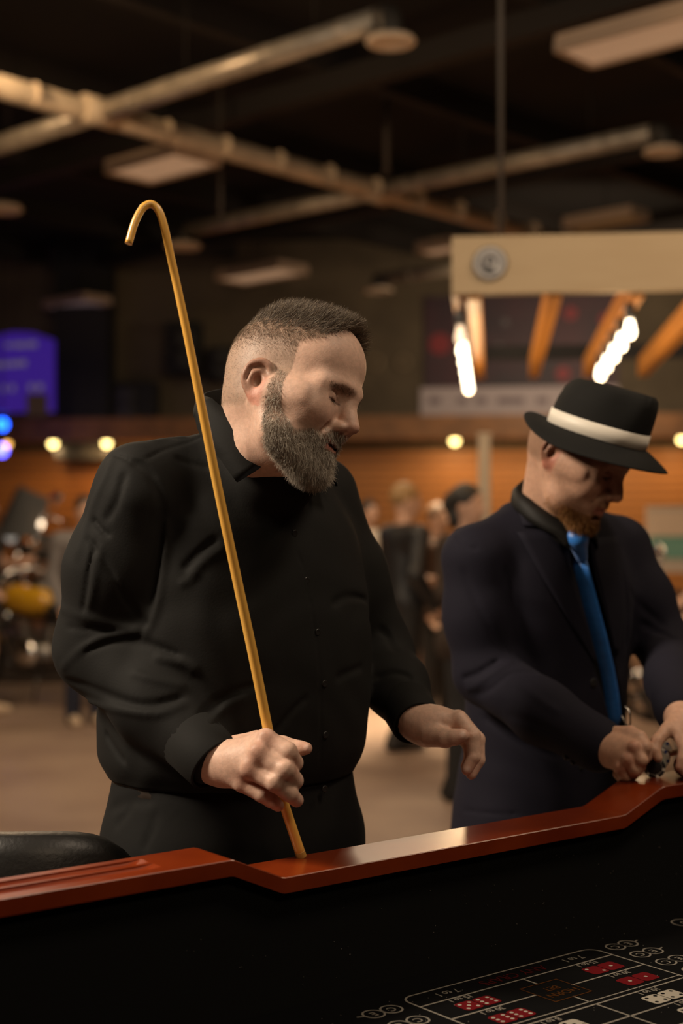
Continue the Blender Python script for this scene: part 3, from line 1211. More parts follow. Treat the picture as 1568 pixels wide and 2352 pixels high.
def cluster(V, F, mask, h):
    """merge the vertices where mask holds into cells of size h (hidden regions get coarse)"""
    key = np.floor(V / h).astype(np.int64)
    kk = (key[:, 0] * 100003 + key[:, 1]) * 100003 + key[:, 2]
    kk = np.where(mask, kk, -(np.arange(len(V)) + 1) - 10 ** 16)
    u, inv = np.unique(kk, return_inverse=True)
    n = np.bincount(inv)
    W = np.stack([np.bincount(inv, V[:, i]) / n for i in range(3)], 1)
    F = inv[F]
    out = []
    for f in F[(F[:, 0] == F[:, 1]) | (F[:, 1] == F[:, 2]) | (F[:, 2] == F[:, 3]) | (F[:, 3] == F[:, 0]) | (F[:, 0] == F[:, 2]) | (F[:, 1] == F[:, 3])]:
        g = list(dict.fromkeys(f.tolist()))
        if len(g) == 3 and f[0] != f[2] and f[1] != f[3]:
            out.append(g)
    Q = F[(F[:, 0] != F[:, 1]) & (F[:, 1] != F[:, 2]) & (F[:, 2] != F[:, 3]) & (F[:, 3] != F[:, 0]) & (F[:, 0] != F[:, 2]) & (F[:, 1] != F[:, 3])]
    return W, Q, out


def relax(V, F, n=1, lam=.5):
    e = np.concatenate([F[:, [0, 1]], F[:, [1, 2]], F[:, [2, 3]], F[:, [3, 0]]])
    e = np.concatenate([e, e[:, ::-1]])
    c = np.bincount(e[:, 0], minlength=len(V))[:, None]
    for _ in range(n):
        A = np.stack([np.bincount(e[:, 0], V[e[:, 1], i], minlength=len(V)) for i in range(3)], 1) / np.maximum(c, 1)
        V = V + lam * (A - V)
    return V


def sculpt(name, field, h, m, parent=None, colfn=None, smooth=1, coarse=None, ch=.012, lo=None, hi=None, one=True):
    V, F = field.polygonise(h, lo=lo, hi=hi)
    if one:
        V, F = biggest_island(V, F)
    V = relax(V, F, smooth)
    faces, tris = F, []
    if coarse is not None:
        V, faces, tris = cluster(V, F, coarse(V), ch)
    me = bpy.data.meshes.new(name)
    nq, nt_ = len(faces), len(tris)
    me.vertices.add(len(V))
    me.vertices.foreach_set('co', V.astype(np.float32).ravel())
    lv = np.concatenate([np.asarray(faces).ravel(), np.array(tris, int).ravel()]).astype(np.int32)
    me.loops.add(len(lv))
    me.loops.foreach_set('vertex_index', lv)
    me.polygons.add(nq + nt_)
    ls = np.concatenate([np.arange(nq) * 4, nq * 4 + np.arange(nt_) * 3]).astype(np.int32)
    me.polygons.foreach_set('loop_start', ls)
    me.polygons.foreach_set('use_smooth', np.ones(nq + nt_, bool))
    me.update(calc_edges=True)
    me.validate()
    bm = bmesh.new()
    bm.from_mesh(me)
    be = [e for e in bm.edges if e.is_boundary]
    if be:
        r_ = bmesh.ops.holes_fill(bm, edges=be, sides=12)
        for f_ in r_['faces']:
            f_.smooth = True
        bmesh.ops.recalc_face_normals(bm, faces=bm.faces)
        bm.to_mesh(me)
    bm.free()
    vv = np.empty(len(me.vertices) * 3)
    me.vertices.foreach_get('co', vv)
    V = vv.reshape(-1, 3)
    if colfn is not None:
        a = me.attributes.new('tone', 'FLOAT_COLOR', 'POINT')
        c = np.ones((len(V), 4), np.float32)
        c[:, :3] = colfn(V)
        a.data.foreach_set('color', c.ravel())
    me.materials.append(m)
    o = bpy.data.objects.new(name, me)
    link(o, parent)
    return o


def hit(field, px, py, y0=1.5, y1=4.5):
    """first point of the field seen at a pixel of the photograph"""
    Y = np.linspace(y0, y1, 1400)
    P = np.stack([(px - CX) / FPX * Y, Y, CAMZ - (py - HY) / FPX * Y], 1)
    d = field.eval(P, P.astype(np.float32), 0)
    i = np.argmax(d < 0)
    if d[i] >= 0:
        i = int(np.argmin(d))
    return P[i]


def loft(field, rows, k=.02, sub=6, mode='add', pw=2.0):
    """rows: (z, cx, cy, yaw_deg, half_depth, half_width); facing +x of the local frame at yaw"""
    T = spline(rows, sub).astype(np.float32)
    o = np.argsort(T[:, 0])
    T = T[o]
    z0, z1 = float(T[0, 0]), float(T[-1, 0])

    def fn(P):
        z = np.clip(P[..., 2], z0, z1)
        g = [np.interp(z, T[:, 0], T[:, j]).astype(np.float32) for j in range(1, 6)]
        x, y = P[..., 0] - g[0], P[..., 1] - g[1]
        c, s_ = np.cos(g[2] * (math.pi / 180)), np.sin(g[2] * (math.pi / 180))
        fx, fy = x * c + y * s_, -x * s_ + y * c
        q = (np.abs(fx / g[3]) ** pw + np.abs(fy / g[4]) ** pw) ** (1 / pw)
        d2 = (q - 1) * np.minimum(g[3], g[4])
        dz = np.abs(P[..., 2] - z)
        return np.where(dz > 0, np.sqrt(np.maximum(d2, 0) ** 2 + dz ** 2) + np.minimum(d2, 0) * 0 + np.where(d2 < 0, 0, 0), d2)
    c = np.array([T[:, 1].mean(), T[:, 2].mean(), (z0 + z1) / 2])
    r = math.hypot((z1 - z0) / 2, max(T[:, 4].max(), T[:, 5].max())) + .06
    return field.op(fn, c, r, k, mode)


def hair(name, roots, dirs, lens, m, parent, seg=4, r0=.00022, curl=None, jitter=.15, droop=0.):
    n = len(roots)
    hc = bpy.data.hair_curves.new(name)
    hc.add_curves([seg + 1] * n)
    P = np.zeros((n, seg + 1, 3), np.float32)
    P[:, 0] = roots
    D = dirs / np.linalg.norm(dirs, axis=1, keepdims=True)
    for i in range(seg):
        D = D + RNG.normal(0, jitter, D.shape)
        if curl is not None:
            D = D + curl
        D[:, 2] -= droop
        D /= np.linalg.norm(D, axis=1, keepdims=True)
        P[:, i + 1] = P[:, i] + D * (lens / seg)[:, None]
    hc.position_data.foreach_set('vector', P.ravel())
    a = hc.attributes.new('radius', 'FLOAT', 'POINT')
    rr = np.tile(np.linspace(1, .35, seg + 1), (n, 1)) * r0
    a.data.foreach_set('value', rr.astype(np.float32).ravel())
    tint = hc.attributes.new('tint', 'FLOAT', 'CURVE')
    tint.data.foreach_set('value', RNG.random(n).astype(np.float32))
    hc.materials.append(m)
    o = bpy.data.objects.new(name, hc)
    link(o, parent)
    o['kind'] = 'stuff'
    return o


def hair_mat(name, stops, rough=.45):
    m = bpy.data.materials.new(name)
    m.use_nodes = True
    nt = m.node_tree
    b = nt.nodes['Principled BSDF']
    b.inputs['Roughness'].default_value = rough
    b.inputs['Specular IOR Level'].default_value = .35
    a = nt.nodes.new('ShaderNodeAttribute')
    a.attribute_name = 'tint'
    r = nt.nodes.new('ShaderNodeValToRGB')
    r.color_ramp.elements[0].position = stops[0][0]
    r.color_ramp.elements[0].color = (*stops[0][1], 1)
    r.color_ramp.elements[1].position = stops[-1][0]
    r.color_ramp.elements[1].color = (*stops[-1][1], 1)
    for p, c in stops[1:-1]:
        e = r.color_ramp.elements.new(p)
        e.color = (*c, 1)
    nt.links.new(a.outputs['Fac'], r.inputs['Fac'])
    nt.links.new(r.outputs['Color'], b.inputs['Base Color'])
    return m


def mesh_samples(o, n, weight):
    """random points on a mesh, density ~ area * weight(center)"""
    me = o.data
    nv, npol = len(me.vertices), len(me.polygons)
    co = np.empty(nv * 3)
    me.vertices.foreach_get('co', co)
    co = co.reshape(-1, 3)
    c = np.empty(npol * 3)
    me.polygons.foreach_get('center', c)
    c = c.reshape(-1, 3)
    nn_ = np.empty(npol * 3)
    me.polygons.foreach_get('normal', nn_)
    nn_ = nn_.reshape(-1, 3)
    ar = np.empty(npol)
    me.polygons.foreach_get('area', ar)
    wgt = ar * weight(c, nn_)
    p = wgt / wgt.sum()
    i = RNG.choice(npol, n, p=p)
    s_ = np.sqrt(ar[i])[:, None]
    return c[i] + RNG.normal(0, .3, (n, 3)) * s_, nn_[i], i

# ================================================================== MAN WITH THE CANE
def skin_mat(name, sss=.25, rough=.5):
    return mat(name, (.5, .3, .2), rough, spec=.35, attr='tone', noise=.16, nscale=140, bump=.10, bscale=420, sss=sss)


EZ = -.0045                    # eye height in head coordinates
BZ_ = .0095                    # brow height


class Head:
    """local frame: x to the nose, y to the person's left, z to the crown, metres at scale 1"""

    def __init__(s, O, yaw, pitch, roll=0., scale=1., jaw=1.):
        s.jaw = jaw
        f = np.array([math.sin(R(yaw)), -math.cos(R(yaw)), 0])
        l = np.array([-f[1], f[0], 0])
        c, n = math.cos(R(pitch)), math.sin(R(pitch))
        F, U = f * c - UP * n, f * n + UP * c
        cr, sr_ = math.cos(R(roll)), math.sin(R(roll))
        L = l * cr + U * sr_
        U = U * cr - l * sr_
        s.M = np.stack([F, L, U], 1)
        s.O = np.array(O, float)
        s.k = scale

    def w(s, p):
        p = np.array(p, float)
        if p[2] < -.03:
            p[2] = -.03 + (p[2] + .03) * s.jaw
        return s.O + s.M @ (p * s.k)

    def loc(s, P):
        q = ((P - s.O.astype(P.dtype)) @ s.M.astype(P.dtype)) / s.k
        if s.jaw != 1:
            z = q[..., 2]
            q[..., 2] = np.where(z < -.03, -.03 + (z + .03) / s.jaw, z)
        return q

    def dirw(s, d):
        return np.asarray(d) @ s.M.T


def head_field(p):
    """p: proportions"""
    f = Field()
    g = p.get
    fat = g('fat', 0.)
    ch = g('chin', 0.)
    bw = g('brow', 0.)
    # skull
    f.ell((-.012, 0, .042), (.096, .076, .084), k=.02)
    f.ell((.040, 0, .048), (.064, .066, .064), k=.03)
    f.ell((-.03, 0, .0), (.066, .068, .07), k=.03)
    # face mass
    f.ell((.034, 0, -.034), (.058, .060 + fat * .5, .082), k=.03)
    f.ell((.052 - ch, 0, -.075), (.042, .046 + fat, .05), k=.03)
    for y in (-1, 1):
        f.cap((-.004, y * (.060 + fat * .6), -.040), (.03, y * (.052 + fat), -.088), .020, .024, k=.03)
        f.cap((.03, y * (.050 + fat), -.088), (.078 - ch, y * .016, -.112), .022, .018, k=.028)
        f.ell((.062, y * .043, -.030), (.030, .026 + fat * .5, .032), k=.022)          # cheek
        f.cap((.090 + bw, y * .012, .012), (.071 + bw * .6, y * .052, .008), .0115, .008, k=.022)     # brow
        f.ell((.028, y * .070, -.018), (.03, .010, .016), k=.03)                        # cheekbone arch
    f.ell((.083 - ch, 0, -.108), (.022, .026, .018), k=.02)                                  # chin
    f.ell((.078 - ch * .5, 0, -.068), (.026, .032, .026), k=.02)                                  # mouth mound
    # eye sockets, lids
    ez = EZ
    for y in (-1, 1):
        f.ell((.101 + bw * .5, y * .032, ez + .002), (.017, .022, .0130), k=.012, mode='sub')
        f.ell((.0745, y * .0325, ez), (.0165, .0185, .0135), k=.004)
        f.cap((.082, y * .018, ez - .0125), (.078, y * .046, ez - .0115), .0045, .005, k=.012)    # pouch
        f.chain([(.0832, y * .0195, ez - .0058), (.0880, y * .0275, ez - .0070), (.0886, y * .035, ez - .0070), (.0860, y * .042, ez - .0062), (.0802, y * .0475, ez - .0040)],
                [.0010, .0019, .0020, .0017, .0010], k=.0012, mode='sub')                          # slit between the lids
        f.chain([(.0845, y * .0185, ez + .004), (.0895, y * .029, ez + .0075), (.0850, y * .043, ez + .0055)], [.0011] * 3, k=.004, mode='sub')
    # nose
    nl = g('nose', 1.)
    f.chain([(.092 + bw, 0, .008), (.0985 + bw * .3, 0, -.010), (.104 + .003 * nl, 0, -.026), (.107 + .006 * nl, 0, -.038)], [.0085, .0082, .0095, .0125], k=.012)
    for y in (-1, 1):
        f.ell((.0985, y * .0135, -.0450), (.0130, .0085, .0095), k=.007)
        f.ell((.1055, y * .0062, -.0530), (.0062, .0036, .0042), k=.003, mode='sub')
        f.chain([(.100, y * .0245, -.040), (.089, y * .0275, -.052), (.085, y * .033, -.066)], [.0016, .0018, .0012], k=.008, mode='sub')  # nasolabial
    f.cap((.107, 0, -.049), (.094, 0, -.058), .0055, .006, k=.006)
    # mouth
    mx = -ch * .55
    f.chain([(.086 + mx, -.024, -.0755), (.098 + mx, -.011, -.0715), (.1015 + mx, 0, -.0725), (.098 + mx, .011, -.0715), (.086 + mx, .024, -.0755)], [.004, .0058, .0055, .0058, .004], k=.006)
    f.chain([(.086 + mx, -.022, -.0805), (.097 + mx, -.010, -.0855), (.0995 + mx, 0, -.0868), (.097 + mx, .010, -.0855), (.086 + mx, .022, -.0805)], [.004, .0064, .0072, .0064, .004], k=.006)
    op = g('open', .002)
    f.chain([(.087 + mx, -.024, -.0780), (.104 + mx, -.010, -.0785), (.107 + mx, 0, -.0790), (.104 + mx, .010, -.0785), (.087 + mx, .024, -.0780)], [.0008, op, op * 1.2, op, .0008], k=.002, mode='sub')
    f.cap((.085 + mx, -.012, -.0785), (.085 + mx, .012, -.0785), op * 1.2, op * 1.2, k=.002, mode='sub')
    f.cap((.096 + mx * 1.5, -.012, -.0975), (.096 + mx * 1.5, .012, -.0975), .006, .006, k=.010, mode='sub')
    # ears
    for y in (-1, 1):
        def E(x, z, o=0.):
            x, z, o = x * .82 + z * .12, z * .84, o * .75
            return (-.008 + x - .30 * o, y * (.0740 + o), -.013 + z)
        f.ell(E(-.005, .002, .008), (.0165, .0050, .0265), M=frame((1, -y * .45, 0), (0, 0, 1)), k=.006)
        f.chain([E(.010, .002, .002), E(.013, .016, .003), E(.008, .029, .008), E(-.006, .0345, .013), E(-.019, .026, .017), E(-.0235, .009, .0185), E(-.020, -.008, .0155), E(-.010, -.022, .010), E(-.001, -.030, .005)],
                [.0035, .0038, .0042, .0046, .0048, .0046, .0042, .0045, .0065], k=.003, sub=3)
        f.chain([E(-.003, .021, .010), E(-.011, .010, .0145), E(-.0115, -.005, .0135), E(-.004, -.016, .009)], [.003, .0036, .0036, .003], k=.004, sub=3)
        f.ell(E(.0135, -.004, .004), (.0045, .004, .006), k=.004)
        f.ell(E(.001, -.031, .005), (.0072, .0046, .0075), k=.006)
        f.ell(E(.001, -.002, .013), (.0068, .0060, .0088), k=.004, mode='sub')
        f.cap(E(-.014, .020, .0205), E(.003, .022, .012), .0021, .0018, k=.003, mode='sub')
        f.cap(E(-.0165, .016, .021), E(-.0165, -.003, .019), .0019, .0016, k=.003, mode='sub')
    for o in p.get('extra', []):
        o(f)
    return f


def put_head(F, H, hf):
    def fn(P):
        q = H.loc(P)
        return hf.eval(q) * H.k
    F.op(fn, H.w((0, 0, -.02)), .165 * H.k, .02, 'add')


def finger(F, pts, rad, k=.0035):
    F.chain([at(*p) for p in pts], rad, k=k)


HA = Head((-.0790, 2.160, 1.6625), 65, 10, -16, 1.025, .83)
hfA = head_field({'fat': .005, 'open': .0034, 'nose': 1.0, 'chin': .019, 'brow': .008})
A_ROWS = [  # z, cx, cy, yaw, half depth, half width of the torso under the shirt
    (.98, -.178, 2.315, -50, .150, .205), (1.06, -.180, 2.320, -51, .165, .212), (1.15, -.176, 2.315, -50, .178, .222), (1.25, -.170, 2.315, -49, .175, .225),
    (1.36, -.166, 2.320, -45, .158, .222), (1.46, -.163, 2.320, -41, .135, .205), (1.53, -.160, 2.315, -40, .100, .160), (1.58, -.150, 2.290, -40, .075, .085)]
shA, elA, wrA = at(318, 1160, 2.18), at(232, 1488, 2.215), at(492, 1752, 2.065)
shL, elL, wrL = at(730, 1145, 2.46), at(868, 1500, 2.50), at(955, 1658, 2.335)


def skin_tone_head(base, H, opts):
    def fn(V):
        q = H.loc(V)
        c = np.tile(np.array(base), (len(V), 1))
        x, y, z = q[:, 0], np.abs(q[:, 1]), q[:, 2]

        def mixin(m, col):
            nonlocal c
            m = np.clip(m, 0, 1)[:, None]
            c = c * (1 - m) + np.array(col) * m

        def blob(cx, cy, cz, r, soft=.5):
            d = np.sqrt((x - cx) ** 2 + (y - cy) ** 2 + (z - cz) ** 2)
            return np.clip((r - d) / (r * soft), 0, 1)
        near = (np.abs(q) < .2).all(1)
        if not near.any():
            return c
        # flush: cheeks, nose tip, ears
        mixin(.35 * blob(.075, .04, -.035, .03, 1.), (.58, .24, .17))
        mixin(.40 * blob(.118, 0, -.042, .022, .8), (.56, .22, .16))
        ear = np.clip((y - .0765) / .006, 0, 1) * sstep(.008, .0, x) * (x > -.06) * (np.abs(z + .005) < .05)
        mixin(ear * .75, opts.get('ear', (.66, .27, .19)))
        # stubble / shaved sides
        sh = opts.get('scalp')
        if sh is not None:
            m = opts['scalp_mask'](x, y, z)
            mixin(m * sh[1], sh[0])
        if 'beard_mask' in opts:
            mixin(opts['beard_mask'](x, y, z) * .75, opts['beard'])
        # lips
        lip = np.clip(1 - np.abs(z + .0790) / .0105, 0, 1) * (x > .085) * (y < .026)
        mixin(np.clip(lip * 3, 0, 1) * .8, (.42, .13, .10))
        # mouth gap, nostrils
        mixin(np.clip(1 - np.abs(z + .0776) / .0022, 0, 1) * 2 * (x < .1005) * (x > .080) * (y < .022), (.05, .015, .012))
        # brows
        bz = BZ_ - .12 * (y - .03) * (y > .03)
        mixin(np.clip(1.4 - np.abs(z - bz) / .0052, 0, 1) * (y > .010) * (y < .054) * (x > .06) * opts.get('brow_amt', .6), opts.get('brow', (.12, .075, .045)))
        # lash line
        lz = EZ - .0066
        mixin(np.clip(1.3 - np.abs(z - lz) / .0022, 0, 1) * (y > .016) * (y < .049) * (x > .07) * .85, (.06, .03, .02))
        mixin(np.clip(1 - np.abs(z - EZ + .004) / .010, 0, 1) * (y > .014) * (y < .05) * (x > .07) * .28, (.30, .13, .09))
        return c
    return fn


def sstep(a, b, t):
    t = np.clip((t - a) / (b - a), 0, 1)
    return t * t * (3 - 2 * t)


# hair line of the cane man, in head coordinates
def topA(x, y, z):
    """longer hair on top"""
    front = .088 - .35 * np.clip(y - .03, 0, 1)
    return sstep(.056, .100, z - .25 * np.clip(-x - .02, 0, 1)) * (x < front)


def scalpA(x, y, z):
    """all the hair-bearing scalp"""
    hairline = np.where(x > .02, .048 + .55 * (x - .02) + .55 * np.clip(.062 - y, 0, .05), .018)
    hairline = np.where(x < -.03, -.055, np.where(x < .010, -.055 + (x + .03) * 1.4, np.where(x < .032, .0, hairline)))
    return sstep(-.004, .012, z - hairline)


def beardA(x, y, z):
    up = np.interp(x, [.0, .030, .036, .060, .078, .2], [.012, .008, -.050, -.078, -.066, -.056])
    lo_ = np.interp(x, [-.01, .005, .03, .06], [-.06, -.090, -.128, -.16])
    lf = np.interp(z, [-.1, -.06, -.03, .012], [.024, .012, .010, .012])
    m = sstep(-.003, .004, up - z) * sstep(-.004, .006, z - lo_) * sstep(-.003, .004, x - lf)
    ms = sstep(.0, .004, x - .080) * sstep(.030, .024, y) * sstep(-.0525, -.0565, z)
    m = np.where(x > .078, np.maximum(m * (z < -.062), ms * (z > -.075) + m * (z < -.075)), m)
    lip = (np.abs(z + .0795) < .0095) & (y < .021) & (x > .078)
    return np.where(lip, 0, m)


SKA = (.70, .455, .345)
toneA = skin_tone_head(SKA, HA, dict(scalp=((.24, .17, .115), .62), scalp_mask=scalpA, beard=(.30, .215, .16), beard_mask=beardA, brow=(.10, .06, .04), brow_amt=.38))

bodyA = Field()
loft(bodyA, [(z, cx, cy, yw, d * .86, w_ * .86) for z, cx, cy, yw, d, w_ in A_ROWS[:-1]], k=.02)
bodyA.cap(HA.w((-.034, 0, -.030)), (-.150, 2.275, 1.52), .063, .072, k=.03)
bodyA.cap(HA.w((.01, 0, -.075)), (-.138, 2.248, 1.53), .046, .054, k=.03)
bodyA.cap(HA.w((.025, 0, -.095)), HA.w((-.02, 0, -.105)), .036, .045, k=.03)          # under-chin fullness
put_head(bodyA, HA, hfA)
for a, b, c in ((shA, elA, wrA), (shL, elL, wrL)):
    bodyA.cap((-.16, 2.31, 1.47), a, .07, .058, k=.02)
    bodyA.cap(a, b, .058, .048, k=.02)
    bodyA.cap(b, c, .047, .030, k=.02)
# right hand closed round the cane
bodyA.chain([at(470, 1738, 2.080), at(512, 1752, 2.058), at(545, 1748, 2.040)], [.031, .031, .030], k=.012)
for mcp, r in (((610, 1698, 2.020), .0155), ((592, 1729, 2.008), .0160), ((574, 1764, 2.010), .0155), ((556, 1797, 2.022), .0140)):
    bodyA.cap(at(520, 1756, 2.055), at(*mcp), .026, r, k=.012)
finger(bodyA, [(610, 1698, 2.020), (660, 1727, 2.004), (676, 1752, 2.022), (655, 1762, 2.058)], [.0148, .0140, .0122, .0105])
finger(bodyA, [(592, 1729, 2.008), (655, 1768, 1.994), (676, 1793, 2.016), (654, 1797, 2.056)], [.0152, .0142, .0125, .0105])
finger(bodyA, [(574, 1764, 2.010), (632, 1797, 1.996), (664, 1822, 2.006), (681, 1838, 2.024)], [.0148, .0136, .0118, .0102])
finger(bodyA, [(556, 1797, 2.022), (602, 1824, 2.014), (622, 1838, 2.022), (638, 1850, 2.040)], [.0132, .0118, .0105, .0090])
finger(bodyA, [(530, 1725, 2.072), (590, 1705, 2.085), (650, 1712, 2.088), (690, 1719, 2.080), (703, 1719, 2.076)], [.022, .017, .0135, .0110, .0092])
for p, r in (((612, 1694, 2.008), .006), ((594, 1726, 1.996), .006), ((575, 1761, 1.998), .006), ((655, 1767, 1.982), .005), ((632, 1796, 1.984), .005)):
    bodyA.ell(at(*p), (r + .004, r, r + .004), k=.010)
# left hand hanging open over the rail
bodyA.chain([at(935, 1640, 2.36), at(968, 1662, 2.325), at(1000, 1664, 2.315)], [.030, .030, .031], k=.012)
for mcp, r in (((1052, 1652, 2.300), .0150), ((1058, 1658, 2.325), .0150), ((1056, 1668, 2.348), .0140), ((1048, 1680, 2.366), .0125)):
    bodyA.cap(at(985, 1668, 2.320), at(*mcp), .028, r, k=.012)
finger(bodyA, [(1052, 1652, 2.300), (1086, 1690, 2.276), (1088, 1738, 2.270), (1072, 1768, 2.268)], [.0145, .0122, .0108, .0090])
finger(bodyA, [(1058, 1658, 2.325), (1096, 1698, 2.304), (1098, 1745, 2.298), (1082, 1778, 2.294)], [.0145, .0122, .0108, .0090])
finger(bodyA, [(1056, 1668, 2.348), (1090, 1706, 2.334), (1092, 1746, 2.328), (1078, 1774, 2.324)], [.0138, .0115, .0102, .0086])
finger(bodyA, [(1048, 1680, 2.366), (1076, 1712, 2.358), (1078, 1740, 2.352), (1068, 1760, 2.350)], [.0122, .0100, .0090, .0078])
finger(bodyA, [(992, 1684, 2.300), (1022, 1694, 2.278), (1046, 1693, 2.266), (1061, 1689, 2.260)], [.0235, .0165, .0128, .0108])
bodyA.groove([at(1008, 1652, 2.29), at(1024, 1668, 2.28), at(1036, 1676, 2.275)], .0028, .005)


def hands_tone(fn, spots):
    def g(V):
        c = fn(V)
        for p, r, col, amt in spots:
            d = np.linalg.norm(V - p, axis=1)
            m = (np.clip(1 - d / r, 0, 1) * amt)[:, None]
            c = c * (1 - m) + np.array(col) * m
        return c
    return g


red = (.52, .22, .15)
toneA2 = hands_tone(toneA, [(at(612, 1692, 2.0), .022, red, .5), (at(594, 1724, 1.99), .022, red, .5), (at(575, 1760, 1.99), .022, red, .5), (at(556, 1795, 2.0), .02, red, .45), (at(676, 1750, 2.0), .02, red, .4),
                            (at(674, 1780, 2.0), .02, red, .4), (at(703, 1719, 2.07), .02, red, .6), (at(681, 1838, 2.02), .016, red, .5), (at(1072, 1768, 2.268), .03, red, .6), (at(1061, 1689, 2.26), .02, red, .5)] + [(at(*p), .0075, (.80, .56, .47), 1.1) for p in ((684, 1838, 2.012), (641, 1849, 2.030), (1073, 1766, 2.258), (1062, 1686, 2.249), (705, 1716, 2.066))])
M_skinA = skin_mat('skin_fair', .18)


def hiddenA(V):
    q = HA.loc(V)
    head = (np.abs(q[:, 0]) < .15) & (np.abs(q[:, 1]) < .12) & (q[:, 2] > -.14)
    neck = V[:, 2] > 1.545
    px = CX + V[:, 0] / V[:, 1] * FPX
    py = HY - (V[:, 2] - CAMZ) / V[:, 1] * FPX
    hr = (px > 455) & (px < 720) & (py > 1640) & (V[:, 1] < 2.12)
    hl = (px > 925) & (py > 1600)
    return ~(head | neck | hr | hl)


personA = sculpt('person', bodyA, .0021, M_skinA, None, toneA2, smooth=1, coarse=hiddenA, ch=.012)
tag(personA, 'heavy bearded man in a black shirt holding the long cane', 'person')

# --- hair and beard
M_hairA = hair_mat('hair_brown_grey', [(0, (.035, .022, .013)), (.55, (.10, .066, .04)), (.85, (.22, .165, .11)), (1, (.46, .39, .30))])
M_beardA = hair_mat('beard_grey', [(0, (.10, .075, .052)), (.3, (.24, .185, .135)), (.6, (.50, .43, .35)), (1, (.82, .75, .65))])
M_fuzz = hair_mat('stubble_brown', [(0, (.07, .045, .03)), (1, (.24, .18, .12))])


def grow(name, n, wfn, dirfn, lenfn, m, r0, jitter, droop=0., seg=4, H=HA, person=None):
    person = person or personA

    def wt(c, nn_):
        q = H.loc(c)
        near = (np.abs(q) < .19).all(1)
        return near * np.clip(wfn(q[:, 0], np.abs(q[:, 1]), q[:, 2]), 0, 1) * ~((q[:, 0] < .006) & (np.abs(q[:, 1]) > .0765) & (q[:, 2] < .028))
    p, nr, i = mesh_samples(person, n, wt)
    q = H.loc(p)
    qn = nr @ H.M
    d = dirfn(q, qn)
    return hair(name, p, H.dirw(d), lenfn(q) * (.75 + .5 * RNG.random(n)), m, person, seg=seg, r0=r0, jitter=jitter, droop=droop)


grow('hair', 12000, lambda x, y, z: topA(x, y, z) * scalpA(x, y, z),
     lambda q, n: n * .55 + np.stack([.75 + 0 * q[:, 0], .25 * np.sign(q[:, 1]) * -1 * (np.abs(q[:, 1]) > .02), .35 + 0 * q[:, 0]], 1),
     lambda q: .004 + .017 * sstep(.066, .112, q[:, 2]) + .006 * sstep(.03, .08, q[:, 0]), M_hairA, .00028, .14)
grow('side_hair', 15000, lambda x, y, z: (1 - topA(x, y, z)) * scalpA(x, y, z) * (.12 + .88 * sstep(.015, .075, z)),
     lambda q, n: n * .5 + np.array([.25, 0, -.7]), lambda q: .0018 + .0055 * sstep(.03, .085, q[:, 2]), M_fuzz, .00011, .12, seg=2)


def beard_dir(q, n):
    f = sstep(.02, .08, q[:, 0])
    return n * (.38 - .20 * f)[:, None] + np.stack([.05 + .02 * f, -.22 * np.sign(q[:, 1]) * f, -.85 - .15 * f], 1)


def beard_len(q):
    ch = sstep(.03, .075, q[:, 0]) * sstep(-.080, -.100, q[:, 2])
    return .0040 + .0055 * sstep(.005, -.07, q[:, 2]) + .013 * ch


grow('beard', 17000, lambda x, y, z: beardA(x, y, z) * (.42 + .58 * sstep(-.05, -.09, z)), beard_dir, beard_len, M_beardA, .00019, .24, .02, seg=5)
grow('chin_hair', 3200, lambda x, y, z: beardA(x, y, z) * sstep(-.088, -.100, z) * sstep(.045, .065, x), beard_dir, lambda q: beard_len(q) * 1.05, hair_mat('chin_grey', [(0, (.22, .17, .12)), (.5, (.46, .40, .32)), (1, (.75, .68, .58))]), .00024, .18, .02, seg=5)
grow('eyebrow', 300, lambda x, y, z: (np.abs(z - (BZ_ - .12 * (y - .03) * (y > .03))) < .0042) * (y > .014) * (y < .055) * (x > .06),
     lambda q, n: n * .35 + np.stack([-.2 + 0 * q[:, 0], np.sign(q[:, 1]) * .8, .25 + 0 * q[:, 0]], 1), lambda q: .0065 + 0 * q[:, 0], M_fuzz, .00016, .1, seg=3)

# eyelashes along the lid line of both eyes
def lashes(H, person, m):
    rt, dr = [], []
    for y in (-1, 1):
        L_ = spline([(.0832, y * .0195, EZ - .0058), (.0880, y * .0275, EZ - .0070), (.0886, y * .035, EZ - .0070), (.0860, y * .042, EZ - .0062), (.0802, y * .0475, EZ - .0040)], 10)
        for p in L_:
            rt.append(H.w(p + RNG.normal(0, .0003, 3)))
            dr.append(H.dirw(np.array([.75, y * (.2 + 12 * (abs(p[1]) - .03)), -.55]) + RNG.normal(0, .12, 3)))
    return hair('eyelashes', np.array(rt), np.array(dr), np.full(len(rt), .0075), m, person, seg=3, r0=.00022, jitter=.03)


lashes(HA, personA, M_hairA)

# --- black shirt
M_shirt = mat('shirt_black', (.0078, .0075, .0068), .80, spec=.22, bump=.06, bscale=300, wrinkle=.40)
shirt = Field()
S_ROWS = [(1.062, -.177, 2.318, -51, .172, .202), (1.090, -.178, 2.318, -51, .186, .216), (1.125, -.175, 2.316, -51, .190, .221), (1.20, -.171, 2.315, -50, .190, .225), (1.28, -.170, 2.315, -48, .186, .230),
          (1.37, -.168, 2.320, -45, .172, .226), (1.46, -.163, 2.320, -41, .146, .210), (1.53, -.160, 2.315, -40, .112, .165), (1.585, -.152, 2.292, -40, .082, .092)]
loft(shirt, S_ROWS, k=.03, pw=2.25)
nb_ = (-.155, 2.285, 1.552)
shirt.cap(nb_, shA + UP * .044, .062, .052, k=.035)
shirt.cap(nb_, shL + UP * .010, .060, .054, k=.035)
shirt.cap((-.150, 2.262, 1.545), (-.104, 2.198, 1.545), .080, .070, k=.03)
shirt.chain([shA + (.0, .0, .004), shA * .55 + elA * .45 + (-.006, 0, 0), elA], [.074, .078, .070], k=.03)
